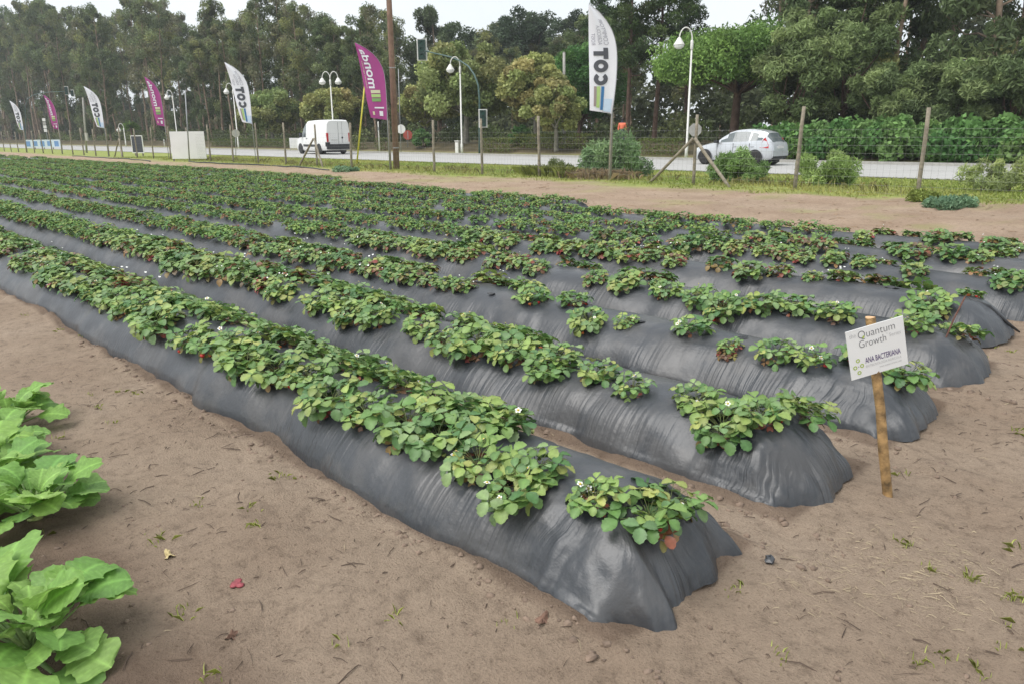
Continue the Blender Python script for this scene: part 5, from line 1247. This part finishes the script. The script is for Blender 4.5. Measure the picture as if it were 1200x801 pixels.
DK = ((.075, .11, .062), (.09, .125, .068), (.065, .10, .055))
for i, (px, Y, R, H, lab) in enumerate([(578, 72, 4.6, 14.5, 'dark round-headed pine left of centre against the sky'), (612, 74, 4.6, 16, 'dark round-headed pine above the gold plane trees'), (645, 78, 4.2, 16, 'dark pine crown just left of the bright sky gap'), (690, 80, 4.0, 16, 'dark pine crown behind the top of the nearest flag')]):
    plant_tree('old_pine', dome_tree(20+i, H, R, H*.72, H*.26, 'bark_pine', DK, 260, 46, (.42, .18), .25, .5, -.1), at_px(px, Y), lab)
plant_tree('cypress_tree', eucalyptus(500, 15, 3.4, .06, 260, 46, ((.08, .12, .06), (.095, .13, .065))), at_px(515, 62), 'dense dark conical tree above the traffic light', s=1.05, sz=1.0)
for i, (px, Y, R, H, lab) in enumerate([(930, 44, 2.6, 7.5, 'feathery grey-green tree right of the silver car'), (985, 47, 2.9, 9.0, 'tall soft grey-green tree right of the stone pine'), (1035, 45, 2.0, 4.6, 'rounded light green shrub tree behind the bushes'), (1110, 45, 2.3, 4.4, 'spreading light green shrub tree right of the fence post'), (1175, 46, 2.2, 5.0, 'light green shrub tree at the right picture edge')]):
    plant_tree('wattle_tree', dome_tree(40+i, H, R, H*.55, H*.42, 'bark_pine', ((.18, .245, .10), (.215, .28, .115), (.15, .21, .09)), 300, 60, (.34, .09), .12, .2, .1), at_px(px, Y), lab)
# small palm behind the dark board, box shrubs, hedges and roadside bushes
b = at_px(157, 41); pm = thing('small_palm', 'small tufted palm behind the dark board', 'palm', b); MB().tube([(0, 0, -.1), (.05, 0, 1.2), (0, 0, 2.4)], [.16, .13, .14], 8).build('trunk', 'bark_pine', pm, True)
r_ = np.random.default_rng(5); P = []; 
d = r_.normal(size=(260, 3)); d[:, 2] = np.abs(d[:, 2])*.8-.25; d /= np.linalg.norm(d, axis=1)[:, None]
V = []; T = []
for q in d:
    s = np.cross(q, (0, 0, 1)); s /= np.linalg.norm(s)+1e-9; L = r_.uniform(.9, 1.5); o0 = np.array([0, 0, 2.4]); V += [o0-s*.03, o0+s*.03, o0+q*L*.6+s*.05, o0+q*L-np.array([0, 0, .25*L])]; c = np.array([.12, .19, .045])*r_.uniform(.7, 1.4); T += [c]*4
i_ = np.arange(260)*4; obj('crown', np_mesh('crown', np.array(V), np.stack([i_, i_+1, i_+2, i_+3], 1), 'tree_leaf', np.array(T)), pm)
def box_hedge(x0, x1, Y, h, dpt, label, cols, seed, name='clipped_hedge', cat='hedge', leaf=(.12, .08), dens=130, grp=None):
    r = np.random.default_rng(seed); L = abs(x1-x0); n = int(dens*(L*h*2+L*dpt)); P = np.stack([r.uniform(0, L, n), r.uniform(-dpt/2, dpt/2, n), r.uniform(0.05, h, n)], 1)
    f = r.integers(0, 3, n); P[f == 0, 1] = -dpt/2+r.normal(0, .04, (f == 0).sum()); P[f == 1, 2] = h+r.normal(0, .04, (f == 1).sum())
    t = np.array(cols)[r.integers(len(cols), size=n)]*r.uniform(.7, 1.3, (n, 1)); V, F, T = leaf_quads(P, leaf[0]*r.uniform(.7, 1.3, n), leaf[1]*r.uniform(.7, 1.3, n), t, r, .1)
    xa = min(x0, x1); root = thing(name, label, cat, (xa, Y, gz((x0+x1)/2, Y)), 0, grp); obj('crown', np_mesh('crown', V, F, 'tree_leaf', T), root)
    mb = MB(); 
    for k in range(max(2, int(L/1.2))): xk = (k+.5)*L/max(2, int(L/1.2)); mb.tube([(xk, 0, -.1), (xk+.05, .04, h*.8)], [.035, .015], 5)
    mb.build('stem', 'bark_pine', root)
HG = ((.13, .165, .045), (.10, .14, .04), (.16, .18, .055))
box_hedge(at_px(252, 40.5)[0], at_px(350, 40.5)[0], 40.5, .75, .8, 'long low clipped hedge left of the white van', HG, 1)
box_hedge(at_px(566, 40)[0], at_px(602, 40)[0], 40, 1.0, .9, 'clipped hedge under the gold plane trees', HG, 2)
box_hedge(at_px(606, 41)[0], at_px(692, 41)[0], 41, .95, .9, 'clipped hedge left of the nearest bush by the fence', HG, 3)
box_hedge(at_px(748, 40)[0], at_px(800, 40)[0], 40, .95, .9, 'clipped hedge between the bush and the street lamp', HG, 4)
box_hedge(at_px(417, 40)[0], at_px(428, 40)[0], 40, 1.0, .9, 'small cube-clipped shrub right of the van', HG, 5, 'clipped_shrub', 'shrub')
box_hedge(at_px(444, 40)[0], at_px(454, 40)[0], 40, 1.0, .9, 'small cube-clipped shrub below the purple flag', HG, 6, 'clipped_shrub', 'shrub')
def bush(loc, R, h, label, cols, seed, leaf, per=170, nc=26, droop=.2, name='roadside_bush', grp=None, stemm='bark_pine'):
    r = np.random.default_rng(seed); cl = []; mb = MB()
    for j in range(nc):
        a = r.random()*6.283; m = math.sqrt(r.random()); z = h*(.12+.80*r.random()*(1-.55*m*m)); c = (R*m*math.cos(a), R*m*math.sin(a), z); s = max(.34*min(R, h), .12)*r.uniform(.6, 1.4); cl.append((c, (s, s, s)))
        if j % 3 == 0: limb(mb, (0, 0, -.05), c, .02, .006, r, 5)
    root = thing(name, label, 'bush', loc, 0, grp); obj('stems', mb.mesh('stems', stemm, True), root); obj('crown', build_crown(cl, per, leaf, cols, r, droop, gain=.2), root); return root
def at_v(px, py, Y): p = onY(px, py, Y); return (p[0], Y, gz(p[0], Y))
BG = ((.17, .28, .13), (.20, .31, .14), (.14, .235, .11))
bush(at_v(720, 200, 22.6), 1.15, 1.55, 'rounded green shrub behind the nearest white flag post', BG, 1, (.24, .045), 330, 40, .6)
bush(at_v(866, 213, 22.4), .74, .98, 'light green shrub in front of the silver car', ((.22, .34, .11), (.25, .37, .13), (.18, .29, .10)), 2, (.22, .04), 330, 34, .6)
bush(at_v(967, 210, 22.8), .72, 1.0, 'small light green shrub between two fence posts right of the car', ((.24, .35, .11), (.28, .38, .13)), 3, (.20, .035), 300, 28, .6)
bush(at_v(1150, 218, 23.0), .55, .85, 'wispy weedy shrub at the right roadside', ((.30, .37, .14), (.26, .33, .14)), 4, (.20, .028), 90, 16, -.5)
bush(at_v(1182, 219, 23.0), .55, 1.0, 'wispy taller weedy shrub at the right picture edge', ((.30, .37, .14), (.26, .33, .14)), 5, (.22, .028), 90, 16, -.5)
bush(at_v(650, 205, 20.9), .55, .55, 'low mound of rank green weeds left of the dead brush', ((.17, .20, .06), (.13, .17, .055)), 6, (.20, .02), 200, 18, .2)
RB = ((.145, .26, .075), (.175, .295, .09), (.11, .22, .066), (.19, .30, .10))
for i, px in enumerate((906, 938, 972, 1008, 1046, 1086, 1126, 1168, 1212, 1262)):
    p = onY(px, 196, 40.3+.5*(i % 2)); h = (1.5, 1.3, 1.6, 1.75, 1.9, 1.7, 1.65, 1.75, 1.6, 1.5)[i]
    bush((p[0], 40.3+.5*(i % 2), gz(p[0], 40.5)), 1.45, h, f'leafy green roadside bush, {nth(i+1)} to the right of the silver car', RB, 60+i, (.26, .20), 190, 44, .3, grp='leafy bushes lining the road at right')
p = onY(922, 190, 39.4); bush((p[0], 39.4, gz(p[0], 39.4)), .35, .7, 'small pink-flowering plant beside the car tail', ((.30, .14, .12), (.14, .17, .06), (.12, .16, .05)), 90, (.12, .08), 60, 12, .1)
bush(at_v(497, 172, 41), .8, 1.5, 'small upright green shrub left of the street lamp cabinet', RB, 91, (.2, .15), 150, 22, .1)
bush(at_v(583+26, 172, 42), .7, 1.6, 'bright green upright shrub between the plane tree trunks', RB, 92, (.2, .15), 150, 22, .1)
# blue-green weed rosettes on the headland
WG = ((.17, .29, .17), (.21, .33, .19))
for i, (px, py, R, lab) in enumerate([(1112, 247, .42, 'flat blue-green weed patch on the headland at right'), (1083, 241, .25, 'small yellow-green weed left of the blue-green patch'), (404, 204, .55, 'green weed clump on the headland below the white van')]):
    p = onZ(px, py); bush((p[0], p[1], gz(p[0], p[1])), R, .16, lab, WG if i != 1 else ((.22, .28, .07),), 95+i, (.10, .035), 120, 26, -.1, 'weed_clump', None)
# ================================================================== HAZE: thin damp air over the whole place
hz = MB(); hz.box((0, 0, 24.5), (1960, 1960, 53)); m = bpy.data.materials.new('haze'); m.use_nodes = True; nt = m.node_tree; nt.nodes.clear(); MATS['haze'] = m
ho = nt.nodes.new('ShaderNodeOutputMaterial'); pv = nt.nodes.new('ShaderNodeVolumePrincipled'); pv.inputs['Color'].default_value = (.86, .90, .94, 1); pv.inputs['Density'].default_value = .00055; pv.inputs['Anisotropy'].default_value = .2
nt.links.new(pv.outputs[0], ho.inputs['Volume'])
kind(hz.build('haze', 'haze'), 'stuff', 'thin grey haze in the damp air')
